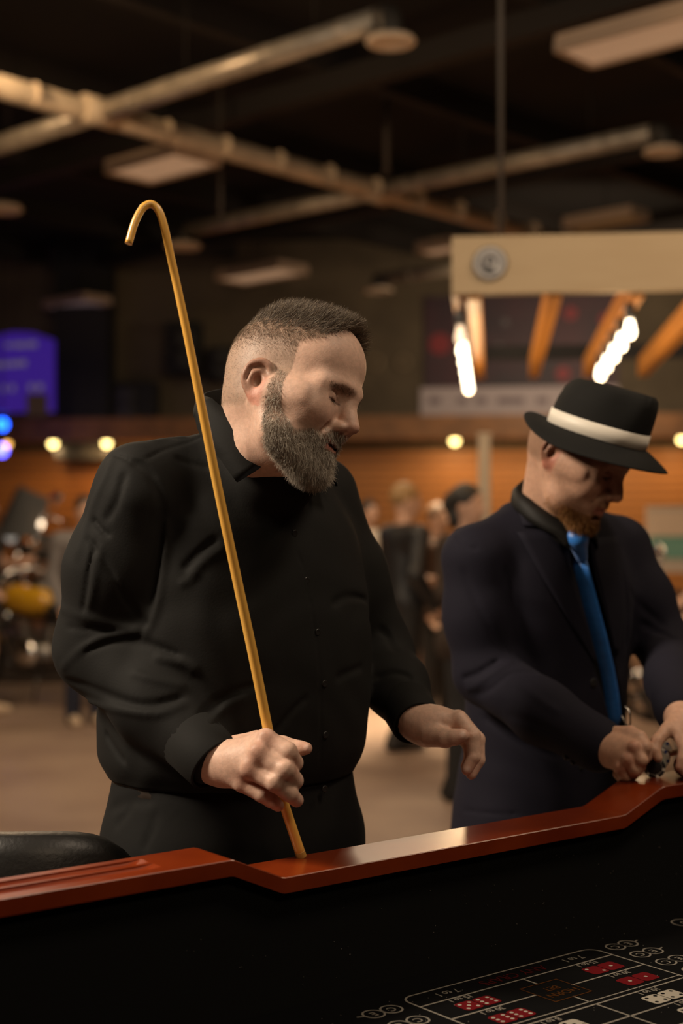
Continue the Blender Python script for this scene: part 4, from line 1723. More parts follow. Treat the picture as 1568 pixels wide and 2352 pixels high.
shirt.chain([elA, elA * .5 + wrA * .5 + (0, 0, -.002), wrA * .93 + elA * .07], [.070, .060, .043], k=.025)
shirt.chain([shL, shL * .5 + elL * .5, elL], [.066, .064, .060], k=.035)
shirt.chain([elL, elL * .5 + wrL * .5, wrL * .9 + elL * .1], [.060, .052, .040], k=.022)
shirt0 = Field()
shirt0.ops = list(shirt.ops)


def fold(F, F0, pts, amp, wid, y0=1.5, y1=4.5):
    P = np.array([hit(F0, x, y, y0, y1) for x, y in pts])
    if len(P) > 2:
        P = spline(P, 4)
    F.groove(P, amp, wid)


for pts, amp, wid in (
        ([(140, 1395), (200, 1418), (268, 1438), (330, 1446)], -.006, .011), ([(330, 1450), (262, 1458), (196, 1486), (140, 1540)], -.006, .009), ([(150, 1440), (230, 1446), (300, 1450)], .003, .009),
        ([(185, 1498), (260, 1474), (350, 1482), (420, 1512)], .0035, .010), ([(350, 1510), (420, 1522), (455, 1545)], -.007, .011),
        ([(150, 1560), (230, 1590), (330, 1620), (430, 1600)], .006, .010), ([(180, 1610), (270, 1630), (360, 1640), (430, 1618)], -.005, .009), ([(300, 1545), (350, 1560), (430, 1580)], -.005, .010),
        ([(215, 1190), (232, 1216), (252, 1232)], .006, .006), ([(200, 1230), (240, 1290), (300, 1390), (345, 1440)], .0035, .008), ([(222, 1240), (200, 1340), (190, 1410)], .004, .007), ([(238, 1245), (215, 1345), (205, 1400)], -.004, .009),
        ([(262, 1050), (235, 1110), (205, 1190), (175, 1290)], -.004, .012), ([(290, 1080), (270, 1150), (240, 1200)], .004, .010), ([(300, 1060), (345, 1090), (372, 1160), (366, 1260), (345, 1400)], .006, .010),
        ([(380, 1180), (378, 1280), (360, 1400), (330, 1470)], -.004, .010), ([(258, 1044), (300, 1058), (330, 1066), (358, 1100)], .0035, .0035), ([(330, 1058), (380, 1032), (440, 1012), (486, 992)], .0030, .0030),
        ([(420, 1310), (450, 1275), (505, 1232)], .005, .008), ([(432, 1330), (470, 1290), (520, 1255)], -.004, .009), ([(410, 1345), (440, 1330), (455, 1310)], -.003, .010),
        ([(452, 1650), (500, 1610), (548, 1585), (610, 1570)], .005, .009), ([(625, 1690), (665, 1640), (708, 1598)], .0045, .008), ([(470, 1672), (520, 1625), (570, 1600)], -.004, .010),
        ([(760, 1390), (800, 1370), (845, 1380)], .005, .010), ([(770, 1560), (800, 1545), (835, 1530)], .004, .010), ([(240, 1680), (262, 1720), (290, 1755)], .005, .010),
        ([(400, 1050), (440, 1065), (490, 1075)], .003, .008), ([(345, 1020), (390, 1008), (430, 1004)], -.003, .012),
        ([(848, 1420), (880, 1450), (915, 1500)], .005, .010), ([(860, 1560), (905, 1545), (950, 1560)], .005, .008), ([(640, 1108), (664, 1160), (690, 1290), (714, 1400), (733, 1530), (737, 1700), (736, 1830)], .0022, .0026)):
    fold(shirt, shirt0, pts, amp * 1.05, wid * .62 if wid > .004 else wid)
shirt.op(lambda P: .0010 * np.sin(P[..., 0] * 47 + 3 * np.sin(P[..., 2] * 21)) * np.sin(P[..., 2] * 33 + P[..., 1] * 25 + 2 * np.sin(P[..., 0] * 30)), (-.2, 2.3, 1.3), .7, 0, 'disp')
sh_o = sculpt('shirt', shirt, .0034, M_shirt, personA, smooth=1)
# cuffs: open rings round the wrists
for a, b, r0, r1, ln in ((wrA, elA, .044, .048, .062), (wrL, elL, .041, .045, .060)):
    d = (b - a) / np.linalg.norm(b - a)
    p0 = a - d * .004
    MB().lathe(p0, [(r0 - .004, .02), (r0 - .003, .0), (r0, -.001), (r0 + .001, .002), (r1, ln), (r1 - .003, ln + .001)], 28, axis=d).build('cuff', M_shirt, personA)
# buttons on the placket
M_btn = mat('button_black', (.02, .019, .018), .25)
fA = np.array([math.cos(R(-48)), math.sin(R(-48)), 0])
for x, y in ((676, 1225), (704, 1333), (729, 1452), (745, 1570), (747, 1688), (745, 1812)):
    p = hit(shirt, x, y)
    MB().lathe(p, [(.0055, -.001), (.0057, .001), (.0048, .0022), (.0030, .0014), (.001, .0014)], 16, axis=fA).build('button', M_btn, personA)


# collar: stand and folded leaf
def collar(person, m, C, n_yaw, top, bot, a_top, a_bot, name='collar', hug=None):
    """C: neck centre; e runs 0 (front) to 1 (back); top/bot give (radius, height)"""
    for sgn in (-1, 1):
        vs, fs = [], []
        n = 26
        for i in range(n + 1):
            e = i / n
            at_, ab_ = R(a_top + (180 - a_top) * e), R(a_bot + (180 - a_bot) * e)
            d = np.array([math.cos(n_yaw + sgn * at_), math.sin(n_yaw + sgn * at_), 0])
            db = np.array([math.cos(n_yaw + sgn * ab_), math.sin(n_yaw + sgn * ab_), 0])
            (rt, zt_), (rb, zb_) = top(e), bot(e)
            pt, pb = C + d * rt + UP * zt_, C + db * rb + UP * zb_
            th = (d + db) * .0011
            if hug is not None:
                for _ in range(60):
                    if hug.eval(np.array([pb]), np.array([pb], np.float32), 0)[0] > .003:
                        break
                    pb = pb + db * .002 + UP * .0004
            q1 = pt * .67 + pb * .33 + (d + db) * .0035 + UP * .003
            q2 = pt * .33 + pb * .67 + (d + db) * .0030
            for p in (C + d * (rt - .003) + UP * (zt_ - .045), pt - d * .001, pt + UP * .0015 + d * .001, q1 + th, q2 + th, pb + th, pb - th, q2 - th):
                vs.append(p)
        k_ = 8
        for i in range(n):
            for j in range(k_ - 1):
                fs.append((i * k_ + j, i * k_ + j + 1, (i + 1) * k_ + j + 1, (i + 1) * k_ + j))
        fs.append((2, 3, 4, 5, 6, 7))
        MB().add(vs, fs, True).build(name, m, person)


CA = np.array([-.128, 2.224, 1.583])
collar(personA, M_shirt, CA, R(-42), lambda e: (float(np.interp(e, [0, .4, 1], [.092, .088, .084])), float(np.interp(e, [0, .2, .5, 1], [-.012, .026, .072, .098]))),
       lambda e: (float(np.interp(e, [0, .15, .45, 1], [.126, .116, .102, .098])), float(np.interp(e, [0, .12, .5, 1], [-.058, -.022, .045, .060]))), 20, 60, hug=shirt)

# trousers, belt, shoes
M_trou = mat('trousers_black', (.0075, .0072, .0068), .85, spec=.2, bump=.05, bscale=90, wrinkle=.3)
tr = Field()
loft(tr, [(.80, -.178, 2.330, -51, .150, .205), (.88, -.176, 2.326, -51, .168, .224), (.96, -.174, 2.320, -51, .172, .224), (1.02, -.175, 2.318, -51, .166, .207), (1.075, -.174, 2.318, -51, .160, .196)], k=.03, pw=2.3)
rA = np.array([math.sin(R(-51)), -math.cos(R(-51)), 0])       # to his right
cA = np.array([-.176, 2.325, 0])
for s_ in (-1, 1):
    hp = cA + rA * s_ * .105
    tr.chain([hp + UP * .84, hp + rA * s_ * .02 + UP * .48, hp + rA * s_ * .03 + UP * .04], [.112, .088, .068], k=.03)
tr0 = Field()
tr0.ops = list(tr.ops)
for pts, amp, wid in (([(252, 1860), (300, 1840), (360, 1838)], .004, .008), ([(262, 1900), (290, 1870), (300, 1850)], .004, .007), ([(330, 1960), (350, 1900), (362, 1860)], .003, .006)):
    fold(tr, tr0, pts, amp, wid)
sculpt('trousers', tr, .0060, M_trou, personA, smooth=1)
bl = Field()
loft(bl, [(1.042, -.175, 2.320, -51, .1615, .200), (1.058, -.175, 2.320, -51, .1615, .200), (1.074, -.175, 2.320, -51, .1615, .200)], k=.01, pw=2.3)
sculpt('belt', bl, .006, mat('belt_brown', (.022, .013, .008), .6), personA)
M_shoe = mat('shoe_black', (.01, .01, .01), .35)


def shoe(parent, c, fwd, m=None, s=1.):
    f = Field()
    fw = np.array(fwd)
    f.chain([c - fw * .08 * s + UP * .045 * s, c + fw * .04 * s + UP * .04 * s, c + fw * .15 * s + UP * .033 * s], [.042 * s, .040 * s, .036 * s], k=.02)
    f.cap(c - fw * .05 * s + UP * .06 * s, c - fw * .05 * s + UP * .10 * s, .045 * s, .05 * s, k=.03)
    f.op(lambda P: -P[..., 2], c, .4, 0, 'clip')
    sculpt('shoe', f, .009, m or M_shoe, parent)


fF = np.array([math.cos(R(-51)), math.sin(R(-51)), 0])
for s_ in (-1, 1):
    shoe(personA, cA + rA * s_ * .135 + fF * .02, fF)

# ================================================================== MAN IN THE NAVY BLAZER AND FEDORA
HB = Head((.459, 2.765, 1.612), 59, 31, 3, 1.0, .96)
hfB = head_field({'fat': -.004, 'open': .0008, 'chin': .002, 'brow': .002, 'nose': 1.2})


def P_(px, py, Y):
    return at(px, py, Y)


def rowB(py, px, Y, yaw, d, w_):
    p = at(px, py, Y)
    return (p[2], p[0], p[1], yaw, d, w_)


shR, elR, wrR = P_(1090, 1288, 2.80), P_(1114, 1545, 2.80), P_(1392, 1722, 2.575)
shX, elX, wrX = P_(1425, 1262, 3.03), P_(1530, 1490, 2.98), P_(1562, 1648, 2.60)


def beardB(x, y, z):
    m = sstep(.040, .060, x) * sstep(-.090, -.098, z) * sstep(-.16, -.135, z)
    ms = sstep(.084, .090, x) * sstep(.028, .022, y) * sstep(-.056, -.060, z) * (z > -.074) * .5
    jaw = .25 * sstep(.0, .02, x) * sstep(-.075, -.09, z) * sstep(-.14, -.12, z)
    lip = (np.abs(z + .079) < .009) & (y < .021) & (x > .08)
    return np.where(lip, 0, np.maximum(np.maximum(m, ms), jaw))


def scalpB(x, y, z):
    return sstep(-.004, .012, z - np.where(x < -.03, -.05, np.where(x < .012, -.05 + (x + .03) * 1.4, np.where(x < .03, .004, .06))))


toneB = skin_tone_head((.60, .35, .24), HB, dict(scalp=((.20, .115, .07), .7), scalp_mask=scalpB, beard=(.26, .11, .04), beard_mask=beardB, brow=(.25, .12, .06), brow_amt=.35, ear=(.46, .14, .09)))
bodyB = Field()
B_ROWS = [rowB(1900, 1235, 2.98, -50, .115, .165), rowB(1700, 1250, 2.97, -50, .115, .160), rowB(1500, 1258, 2.95, -50, .120, .165), rowB(1320, 1262, 2.93, -48, .118, .178), rowB(1235, 1262, 2.92, -46, .098, .155), rowB(1180, 1262, 2.89, -46, .07, .09)]
loft(bodyB, [(a, b, c, d, e * .82, f_ * .82) for a, b, c, d, e, f_ in B_ROWS], k=.02)
bodyB.cap(HB.w((-.036, 0, -.025)), P_(1258, 1190, 2.88), .054, .060, k=.03)
bodyB.cap(HB.w((.0, 0, -.075)), P_(1272, 1195, 2.86), .040, .048, k=.03)
bodyB.cap(HB.w((-.012, -.055, -.045)), P_(1278, 1190, 2.80), .012, .012, k=.02)      # neck tendon
put_head(bodyB, HB, hfB)
for a, b, c in ((shR, elR, wrR), (shX, elX, wrX)):
    bodyB.cap(P_(1262, 1290, 2.92), a, .06, .048, k=.02)
    bodyB.cap(a, b, .048, .040, k=.02)
    bodyB.cap(b, c, .040, .026, k=.02)
# right hand: loose fist
bodyB.chain([P_(1370, 1715, 2.59), P_(1402, 1722, 2.56), P_(1420, 1720, 2.55)], [.030, .030, .028], k=.012)
for mcp, r in (((1466, 1694, 2.530), .0130), ((1456, 1718, 2.512), .0135), ((1442, 1745, 2.512), .0130), ((1424, 1764, 2.525), .0120)):
    bodyB.cap(P_(1408, 1722, 2.56), P_(*mcp), .024, r, k=.012)
finger(bodyB, [(1466, 1694, 2.530), (1480, 1716, 2.512), (1481, 1740, 2.520), (1470, 1752, 2.540)], [.0122, .0112, .0104, .0095])
finger(bodyB, [(1456, 1718, 2.512), (1473, 1746, 2.500), (1468, 1762, 2.520), (1454, 1758, 2.540)], [.0124, .0112, .0104, .0095])
finger(bodyB, [(1442, 1745, 2.512), (1460, 1768, 2.506), (1452, 1778, 2.525), (1440, 1772, 2.540)], [.0125, .0112, .0102, .0095])
finger(bodyB, [(1424, 1764, 2.525), (1438, 1782, 2.522), (1428, 1786, 2.536), (1418, 1778, 2.548)], [.0115, .0100, .0095, .0090])
finger(bodyB, [(1415, 1690, 2.565), (1448, 1684, 2.545), (1470, 1694, 2.530), (1485, 1712, 2.520)], [.018, .0132, .0112, .0098])
for p in ((1456, 1715, 2.502), (1442, 1743, 2.502), (1425, 1762, 2.515)):
    bodyB.ell(P_(*p), (.008, .006, .008), k=.008)
# left hand reaching down onto the chips
bodyB.chain([P_(1560, 1628, 2.63), P_(1562, 1645, 2.60), P_(1560, 1658, 2.585)], [.026, .026, .024], k=.012)
for mcp, r in (((1532, 1676, 2.550), .0130), ((1556, 1684, 2.548), .0125), ((1576, 1688, 2.552), .0125), ((1594, 1690, 2.560), .0115)):
    bodyB.cap(P_(1565, 1652, 2.59), P_(*mcp), .022, r, k=.012)
finger(bodyB, [(1532, 1676, 2.550), (1508, 1702, 2.532), (1504, 1724, 2.522), (1511, 1741, 2.517)], [.0122, .0108, .0095, .0080])
finger(bodyB, [(1556, 1684, 2.548), (1572, 1718, 2.522), (1567, 1745, 2.510), (1561, 1762, 2.506)], [.0122, .0112, .0100, .0086])
finger(bodyB, [(1576, 1688, 2.552), (1588, 1724, 2.525), (1580, 1755, 2.512), (1572, 1772, 2.506)], [.0122, .0110, .0100, .0086])
finger(bodyB, [(1594, 1690, 2.560), (1604, 1724, 2.54), (1596, 1748, 2.53), (1590, 1762, 2.525)], [.0112, .0100, .009, .008])
M_skinB = skin_mat('skin_ruddy', .18)
HH = Head(at(1368, 1003, 2.755), 59, 19.5, 2, 1.0)


def under_hat(P):
    q = HH.loc(P)
    e = np.sqrt((q[..., 0] / .097) ** 2 + (q[..., 1] / .078) ** 2)
    c = np.maximum((e - 1 + .45 * np.clip(q[..., 2] / .085, 0, 1) ** 2) * .08, q[..., 2] - .075)
    return np.where(q[..., 2] > -.012, c, -1.)


bodyB.op(under_hat, HH.O, .22, 0, 'clip', pad=.03)


def hiddenB(V):
    q = HB.loc(V)
    head = (np.abs(q[:, 0]) < .15) & (np.abs(q[:, 1]) < .12) & (q[:, 2] > -.16)
    px = CX + V[:, 0] / V[:, 1] * FPX
    py = HY - (V[:, 2] - CAMZ) / V[:, 1] * FPX
    hands = (px > 1360) & (py > 1600) & (V[:, 1] < 2.64)
    return ~(head | hands)


red2 = (.50, .20, .14)
personB = sculpt('person', bodyB, .0024, M_skinB, None, hands_tone(toneB, [(P_(1456, 1715, 2.5), .022, red2, .5), (P_(1442, 1743, 2.5), .022, red2, .5), (P_(1425, 1764, 2.51), .02, red2, .5), (P_(1557, 1763, 2.5), .015, red2, .5)]), smooth=1, coarse=hiddenB, ch=.012)
tag(personB, 'man in navy blazer, blue tie and fedora bent over the casino chips', 'person')
grow('goatee', 5000, lambda x, y, z: np.clip(beardB(x, y, z) * 1.3 - .2, 0, 1), beard_dir, lambda q: .006 + .010 * sstep(.05, .08, q[:, 0]) * sstep(-.095, -.11, q[:, 2]),
     hair_mat('goatee_copper', [(0, (.16, .06, .015)), (.5, (.30, .13, .035)), (1, (.50, .27, .09))]), .00024, .2, .02, seg=4, H=HB, person=personB)

lashes(HB, personB, M_fuzz)

# --- blazer
M_navy = mat('blazer_navy', (.0095, .0085, .0160), .85, spec=.2, bump=.12, bscale=400, wrinkle=.25)
M_navy2 = M_navy
jk = Field()
J_ROWS = [rowB(1905, 1232, 2.975, -50, .146, .196), rowB(1840, 1236, 2.975, -50, .146, .193), rowB(1700, 1250, 2.97, -50, .140, .184), rowB(1540, 1258, 2.955, -50, .140, .184), rowB(1420, 1262, 2.94, -49, .142, .196), rowB(1320, 1262, 2.93, -48, .136, .198), rowB(1235, 1262, 2.92, -46, .110, .165), rowB(1170, 1258, 2.89, -46, .080, .085)]
loft(jk, J_ROWS, k=.03, pw=2.3)
nB = P_(1252, 1188, 2.90)
jk.cap(nB, shR + UP * .012, .056, .052, k=.04)
jk.cap(nB, shX + UP * .012, .056, .052, k=.04)
jk.chain([shR, shR * .5 + elR * .5 + (-.004, 0, 0), elR], [.064, .064, .060], k=.03)
jk.chain([elR, elR * .5 + wrR * .5 + (0, 0, -.006), wrR * .94 + elR * .06], [.060, .058, .050], k=.025)
jk.chain([shX, shX * .5 + elX * .5, elX], [.062, .060, .055], k=.03)
jk.chain([elX, elX * .5 + wrX * .5, wrX * .92 + elX * .08], [.055, .052, .046], k=.025)
jk0 = Field()
jk0.ops = list(jk.ops)
for pts, amp, wid in (
        ([(1068, 1585), (1100, 1570), (1140, 1542), (1178, 1520)], -.006, .008), ([(1060, 1560), (1100, 1545), (1150, 1515)], .008, .007), ([(1090, 1600), (1130, 1580), (1180, 1545), (1240, 1548)], .006, .007),
        ([(1060, 1300), (1090, 1380), (1130, 1450), (1170, 1505)], .003, .010), ([(1160, 1300), (1172, 1400), (1176, 1500)], .008, .008), ([(1045, 1230), (1070, 1255), (1100, 1262)], .003, .006),
        ([(1180, 1560), (1230, 1600), (1290, 1640)], -.003, .010), ([(1100, 1640), (1180, 1690), (1280, 1740)], .004, .012), ([(1160, 1640), (1220, 1660), (1300, 1700)], .003, .010),
        ([(1445, 1350), (1480, 1400), (1530, 1440)], .006, .009), ([(1470, 1430), (1510, 1450), (1555, 1470)], .006, .009), ([(1425, 1300), (1440, 1380), (1436, 1500)], .005, .008),
        ([(1060, 1860), (1120, 1868), (1200, 1870)], .0025, .005)):
    fold(jk, jk0, pts, amp, wid * .75)
tie_px = [(1318, 1235), (1330, 1290), (1352, 1400), (1382, 1520), (1412, 1640), (1440, 1760), (1455, 1880)]
jt = [hit(jk0, x, y) for x, y in tie_px]
jk.chain([p + np.array([0, .012, 0]) for p in jt], [.045, .042, .036, .026, .024, .022, .020], k=.008, mode='sub')
jk.op(lambda P: .0010 * np.sin(P[..., 0] * 40 + 3 * np.sin(P[..., 2] * 19)) * np.sin(P[..., 2] * 28 + P[..., 1] * 22), (.45, 2.9, 1.2), .7, 0, 'disp')
sculpt('blazer', jk, .0040, M_navy, personB, smooth=1)


def patch(name, m, left, right, field, off, n=14, mcols=5, th=.0025, dy=0., bulge=0.):
    """thin cloth piece between two pixel edges laid on a field"""
    lo_, hi_ = spline(left, n), spline(right, n)
    k = min(len(lo_), len(hi_))
    t = np.linspace(0, 1, n + 1)
    A = np.stack([np.interp(t, np.linspace(0, 1, len(lo_)), lo_[:, j]) for j in (0, 1)], 1)
    B = np.stack([np.interp(t, np.linspace(0, 1, len(hi_)), hi_[:, j]) for j in (0, 1)], 1)
    vs = []
    for i in range(n + 1):
        for j in range(mcols + 1):
            q = A[i] + (B[i] - A[i]) * j / mcols
            p = hit(field, q[0], q[1], 2.3, 3.4)
            bz = math.sin(math.pi * j / mcols) * bulge
            vs.append(p - np.array([.0, off + dy + bz, 0]) * 1.0)
    m1 = mcols + 1
    N = (n + 1) * m1
    vs += [v + np.array([0, th, 0]) for v in vs]
    fs = []
    for i in range(n):
        for j in range(mcols):
            a = i * m1 + j
            fs.append((a, a + 1, a + m1 + 1, a + m1))
            fs.append((N + a, N + a + m1, N + a + m1 + 1, N + a + 1))
    for i in range(n):
        for a in (i * m1, i * m1 + mcols):
            fs.append((a, a + m1, N + a + m1, N + a))
    for a in list(range(mcols)):
        for r_ in (0, n * m1):
            fs.append((r_ + a, r_ + a + 1, N + r_ + a + 1, N + r_ + a))
    return MB().add(vs, fs, True).build(name, m, personB)


patch('lapel', M_navy, [(1186, 1222), (1240, 1318), (1310, 1432), (1368, 1528)], [(1292, 1218), (1318, 1318), (1348, 1430), (1374, 1526)], jk0, .004)
patch('lapel', M_navy, [(1352, 1238), (1366, 1320), (1392, 1420), (1412, 1500)], [(1418, 1230), (1432, 1320), (1432, 1420), (1418, 1505)], jk0, .004)
patch('blazer_collar', M_navy, [(1192, 1120), (1186, 1160), (1200, 1208)], [(1216, 1108), (1240, 1160), (1290, 1216)], jk0, .006)
MB().lathe(hit(jk, 1362, 1568), [(.009, -.001), (.0095, .001), (.008, .003), (.004, .002), (.001, .002)], 18, axis=(.5, -.85, 0)).build('button', M_btn, personB)
for k in range(3):
    MB().lathe(hit(jk, 1300 + 17 * k, 1738 + 12 * k), [(.006, -.001), (.0063, .001), (.005, .0024), (.001, .0016)], 14, axis=(.2, -.95, .1)).build('sleeve_button', M_btn, personB)
# --- shirt, collar, tie
M_shirtB = mat('shirt_charcoal', (.007, .006, .005), .65, spec=.3)
sb = Field()
loft(sb, [(a, b, c, d, e - .016, f_ - .016) for a, b, c, d, e, f_ in J_ROWS[:-1]], k=.03, pw=2.3)
sb.cap(P_(1258, 1200, 2.89), P_(1292, 1228, 2.83), .062, .052, k=.03)
sculpt('shirt', sb, .006, M_shirtB, personB)
CB = P_(1268, 1158, 2.845)
collar(personB, M_shirtB, CB, R(-44), lambda e: (float(np.interp(e, [0, .4, 1], [.072, .070, .066])), float(np.interp(e, [0, .2, .5, 1], [-.050, -.030, .012, .052]))),
       lambda e: (float(np.interp(e, [0, .15, .45, 1], [.088, .086, .080, .078])), float(np.interp(e, [0, .12, .5, 1], [-.090, -.062, -.022, .018]))), 14, 34)
M_tie = mat('tie_blue', (.022, .18, .60), .42, noise=.55, nscale=16, col2=(.012, .10, .40), stretch=(3, 1, 7), sheen=.2)


def tie_pt(px, py, off):
    return hit(sb, px, py, 2.3, 3.3) - np.array([0, off, 0])


blade = [((1314, 1284), (1346, 1282)), ((1318, 1330), (1358, 1326)), ((1333, 1400), (1376, 1396)), ((1352, 1470), (1394, 1464)), ((1370, 1540), (1410, 1534)), ((1378, 1600), (1421, 1594)), ((1379, 1648), (1427, 1646)), ((1402, 1690), (1412, 1690))]
vs, fs = [], []
n_ = 9
for (l, r) in blade:
    for j in range(n_):
        t = j / (n_ - 1)
        px, py = l[0] + (r[0] - l[0]) * t, l[1] + (r[1] - l[1]) * t
        Yc = tie_pt((l[0] + r[0]) / 2, (l[1] + r[1]) / 2, .014)[1]
        vs.append(at(px, py, Yc - .006 * math.sin(math.pi * t) + .03 * (t - .5) * -.5))
N = len(vs)
vs += [v + np.array([.001, .006, 0]) for v in vs]
for i in range(len(blade) - 1):
    for j in range(n_ - 1):
        a = i * n_ + j
        fs.append((a, a + 1, a + n_ + 1, a + n_))
        fs.append((N + a, N + a + n_, N + a + n_ + 1, N + a + 1))
    for a in (i * n_, i * n_ + n_ - 1):
        fs.append((a, a + n_, N + a + n_, N + a))
for a in range(n_ - 1):
    for r_ in (0, (len(blade) - 1) * n_):
        fs.append((r_ + a, r_ + a + 1, N + r_ + a + 1, N + r_ + a))
tie = MB().add(vs, fs, True).build('tie', M_tie, personB)
kf = Field()
k0, k1 = tie_pt(1322, 1238, .016), tie_pt(1332, 1280, .018)
kf.cap(k0, k1, .020, .0115, k=.01)
kf.cap(k0 + np.array([-.010, .006, .006]), k0 + np.array([.010, .006, .006]), .014, .013, k=.012)
sculpt('tie_knot', kf, .0025, M_tie, tie)
# belt key clip
M_steel = mat('steel', (.6, .55, .48), .25, metal=1.)
ck = [at(1434, 1622, 2.66), at(1441, 1628, 2.655), at(1446, 1640, 2.65), at(1447, 1660, 2.65), at(1444, 1668, 2.65), at(1438, 1664, 2.65), at(1431, 1652, 2.652), at(1427, 1644, 2.655)]
MB().tube(spline(ck, 4), .0016, 8).build('key_clip', M_steel, personB)
# trousers and shoes
tr = Field()
cB = at(1240, 1800, 2.975)
cB = np.array([cB[0], cB[1], 0])
rB = np.array([math.sin(R(-50)), -math.cos(R(-50)), 0])
loft(tr, [(.78, cB[0], cB[1], -50, .115, .165), (.86, cB[0], cB[1], -50, .125, .172), (.98, cB[0], cB[1], -50, .120, .160)], k=.03)
for s_ in (-1, 1):
    hp = cB + rB * s_ * .085
    tr.chain([hp + UP * .82, hp + UP * .45, hp + UP * .04], [.088, .068, .058], k=.03)
sculpt('trousers', tr, .008, mat('trousers_charcoal', (.012, .012, .012), .8), personB)
fB = np.array([math.cos(R(-50)), math.sin(R(-50)), 0])
for s_ in (-1, 1):
    shoe(personB, cB + rB * s_ * .085 + fB * .02, fB)

# ------------------------------------------------------------------ fedora
M_feltk = mat('hat_felt_black', (.0095, .0090, .0080), .85, spec=.2, bump=.15, bscale=500)
hat = thing('fedora', 'black felt fedora with a broad white band worn tilted down', 'hat', HH.O)


def hat_pt(x, y, z):
    return HH.w((x, y, z)) if z > -.03 else HH.O + HH.M @ np.array([x, y, z])


nA = 64
rings = [(.100, .081, .000), (.0995, .0805, .030), (.098, .079, .055), (.094, .0745, .078), (.088, .067, .093), (.079, .057, .101), (.062, .043, .102), (.042, .026, .096), (.02, .012, .091), (.001, .001, .090)]
vs, fs = [], []
for a_, b_, h_ in rings:
    for k in range(nA):
        t = 2 * math.pi * k / nA
        x, y = a_ * math.cos(t), b_ * math.sin(t)
        z = h_ * (1 + .04 * x / .1)
        x = x + .010 * (h_ / .1) ** 2
        # pinch at the front sides and the centre dent
        pin = math.exp(-((x - .062) / .03) ** 2) * sstep(.03, .09, np.array(h_)) * .012
        y = y - math.copysign(float(pin), y) * (abs(y) > .02)
        vs.append(hat_pt(x, y, z))
for i in range(len(rings) - 1):
    for k in range(nA):
        k2 = (k + 1) % nA
        fs.append((i * nA + k, i * nA + k2, (i + 1) * nA + k2, (i + 1) * nA + k))
MB().add(vs, fs, True).build('crown', M_feltk, hat)
vs, fs = [], []
brim = [(0, .0, .0035), (.25, .0, .003), (.6, 0, .002), (.95, 0, .0015), (1.0, 0, 0), (.95, 0, -.0015), (.6, 0, -.002), (.25, 0, -.003), (0, 0, -.0035)]
for e, _, dz in brim:
    for k in range(nA):
        t = 2 * math.pi * k / nA
        c, s_ = math.cos(t), math.sin(t)
        a_ = .098 + e * (.056 if c > 0 else .050)
        b_ = .079 + e * .052
        droop = -.030 * s_ * s_ - (.026 * max(c, 0) ** 2) + .006 * max(-c, 0) ** 2
        vs.append(hat_pt(a_ * c, b_ * s_, dz + droop * e ** 1.3))
for i in range(len(brim) - 1):
    for k in range(nA):
        k2 = (k + 1) % nA
        fs.append((i * nA + k, i * nA + k2, (i + 1) * nA + k2, (i + 1) * nA + k))
MB().add(vs, fs, True).build('brim', M_feltk, hat)
vs, fs = [], []
bd = [(.0995, .0805, .003), (.1022, .0832, .004), (.1012, .0822, .031), (.0985, .0795, .032)]
for a_, b_, h_ in bd:
    for k in range(nA):
        t = 2 * math.pi * k / nA
        vs.append(hat_pt(a_ * math.cos(t), b_ * math.sin(t), h_ * (1 + .04 * math.cos(t))))
for i in range(len(bd) - 1):
    for k in range(nA):
        k2 = (k + 1) % nA
        fs.append((i * nA + k, i * nA + k2, (i + 1) * nA + k2, (i + 1) * nA + k))
MB().add(vs, fs, True).build('band', mat('hat_band_white', (.72, .66, .56), .5, sheen=.2), hat)
# pale wooden stick under the hands
t = thing('wooden_stick', 'short pale wooden stick held between the hands above the chips', 'stick', at(1530, 1738, 2.545))
MB().tube([at(1486, 1742, 2.545), at(1580, 1722, 2.60)], .0055, 12).build('rod', mat('stick_pale', (.55, .40, .22), .5), t)
MB().tube([at(1484.5, 1742.3, 2.544), at(1487, 1741.8, 2.5456)], .0060, 12).build('end_cap', mat('stick_end', (.42, .28, .14), .5), t)

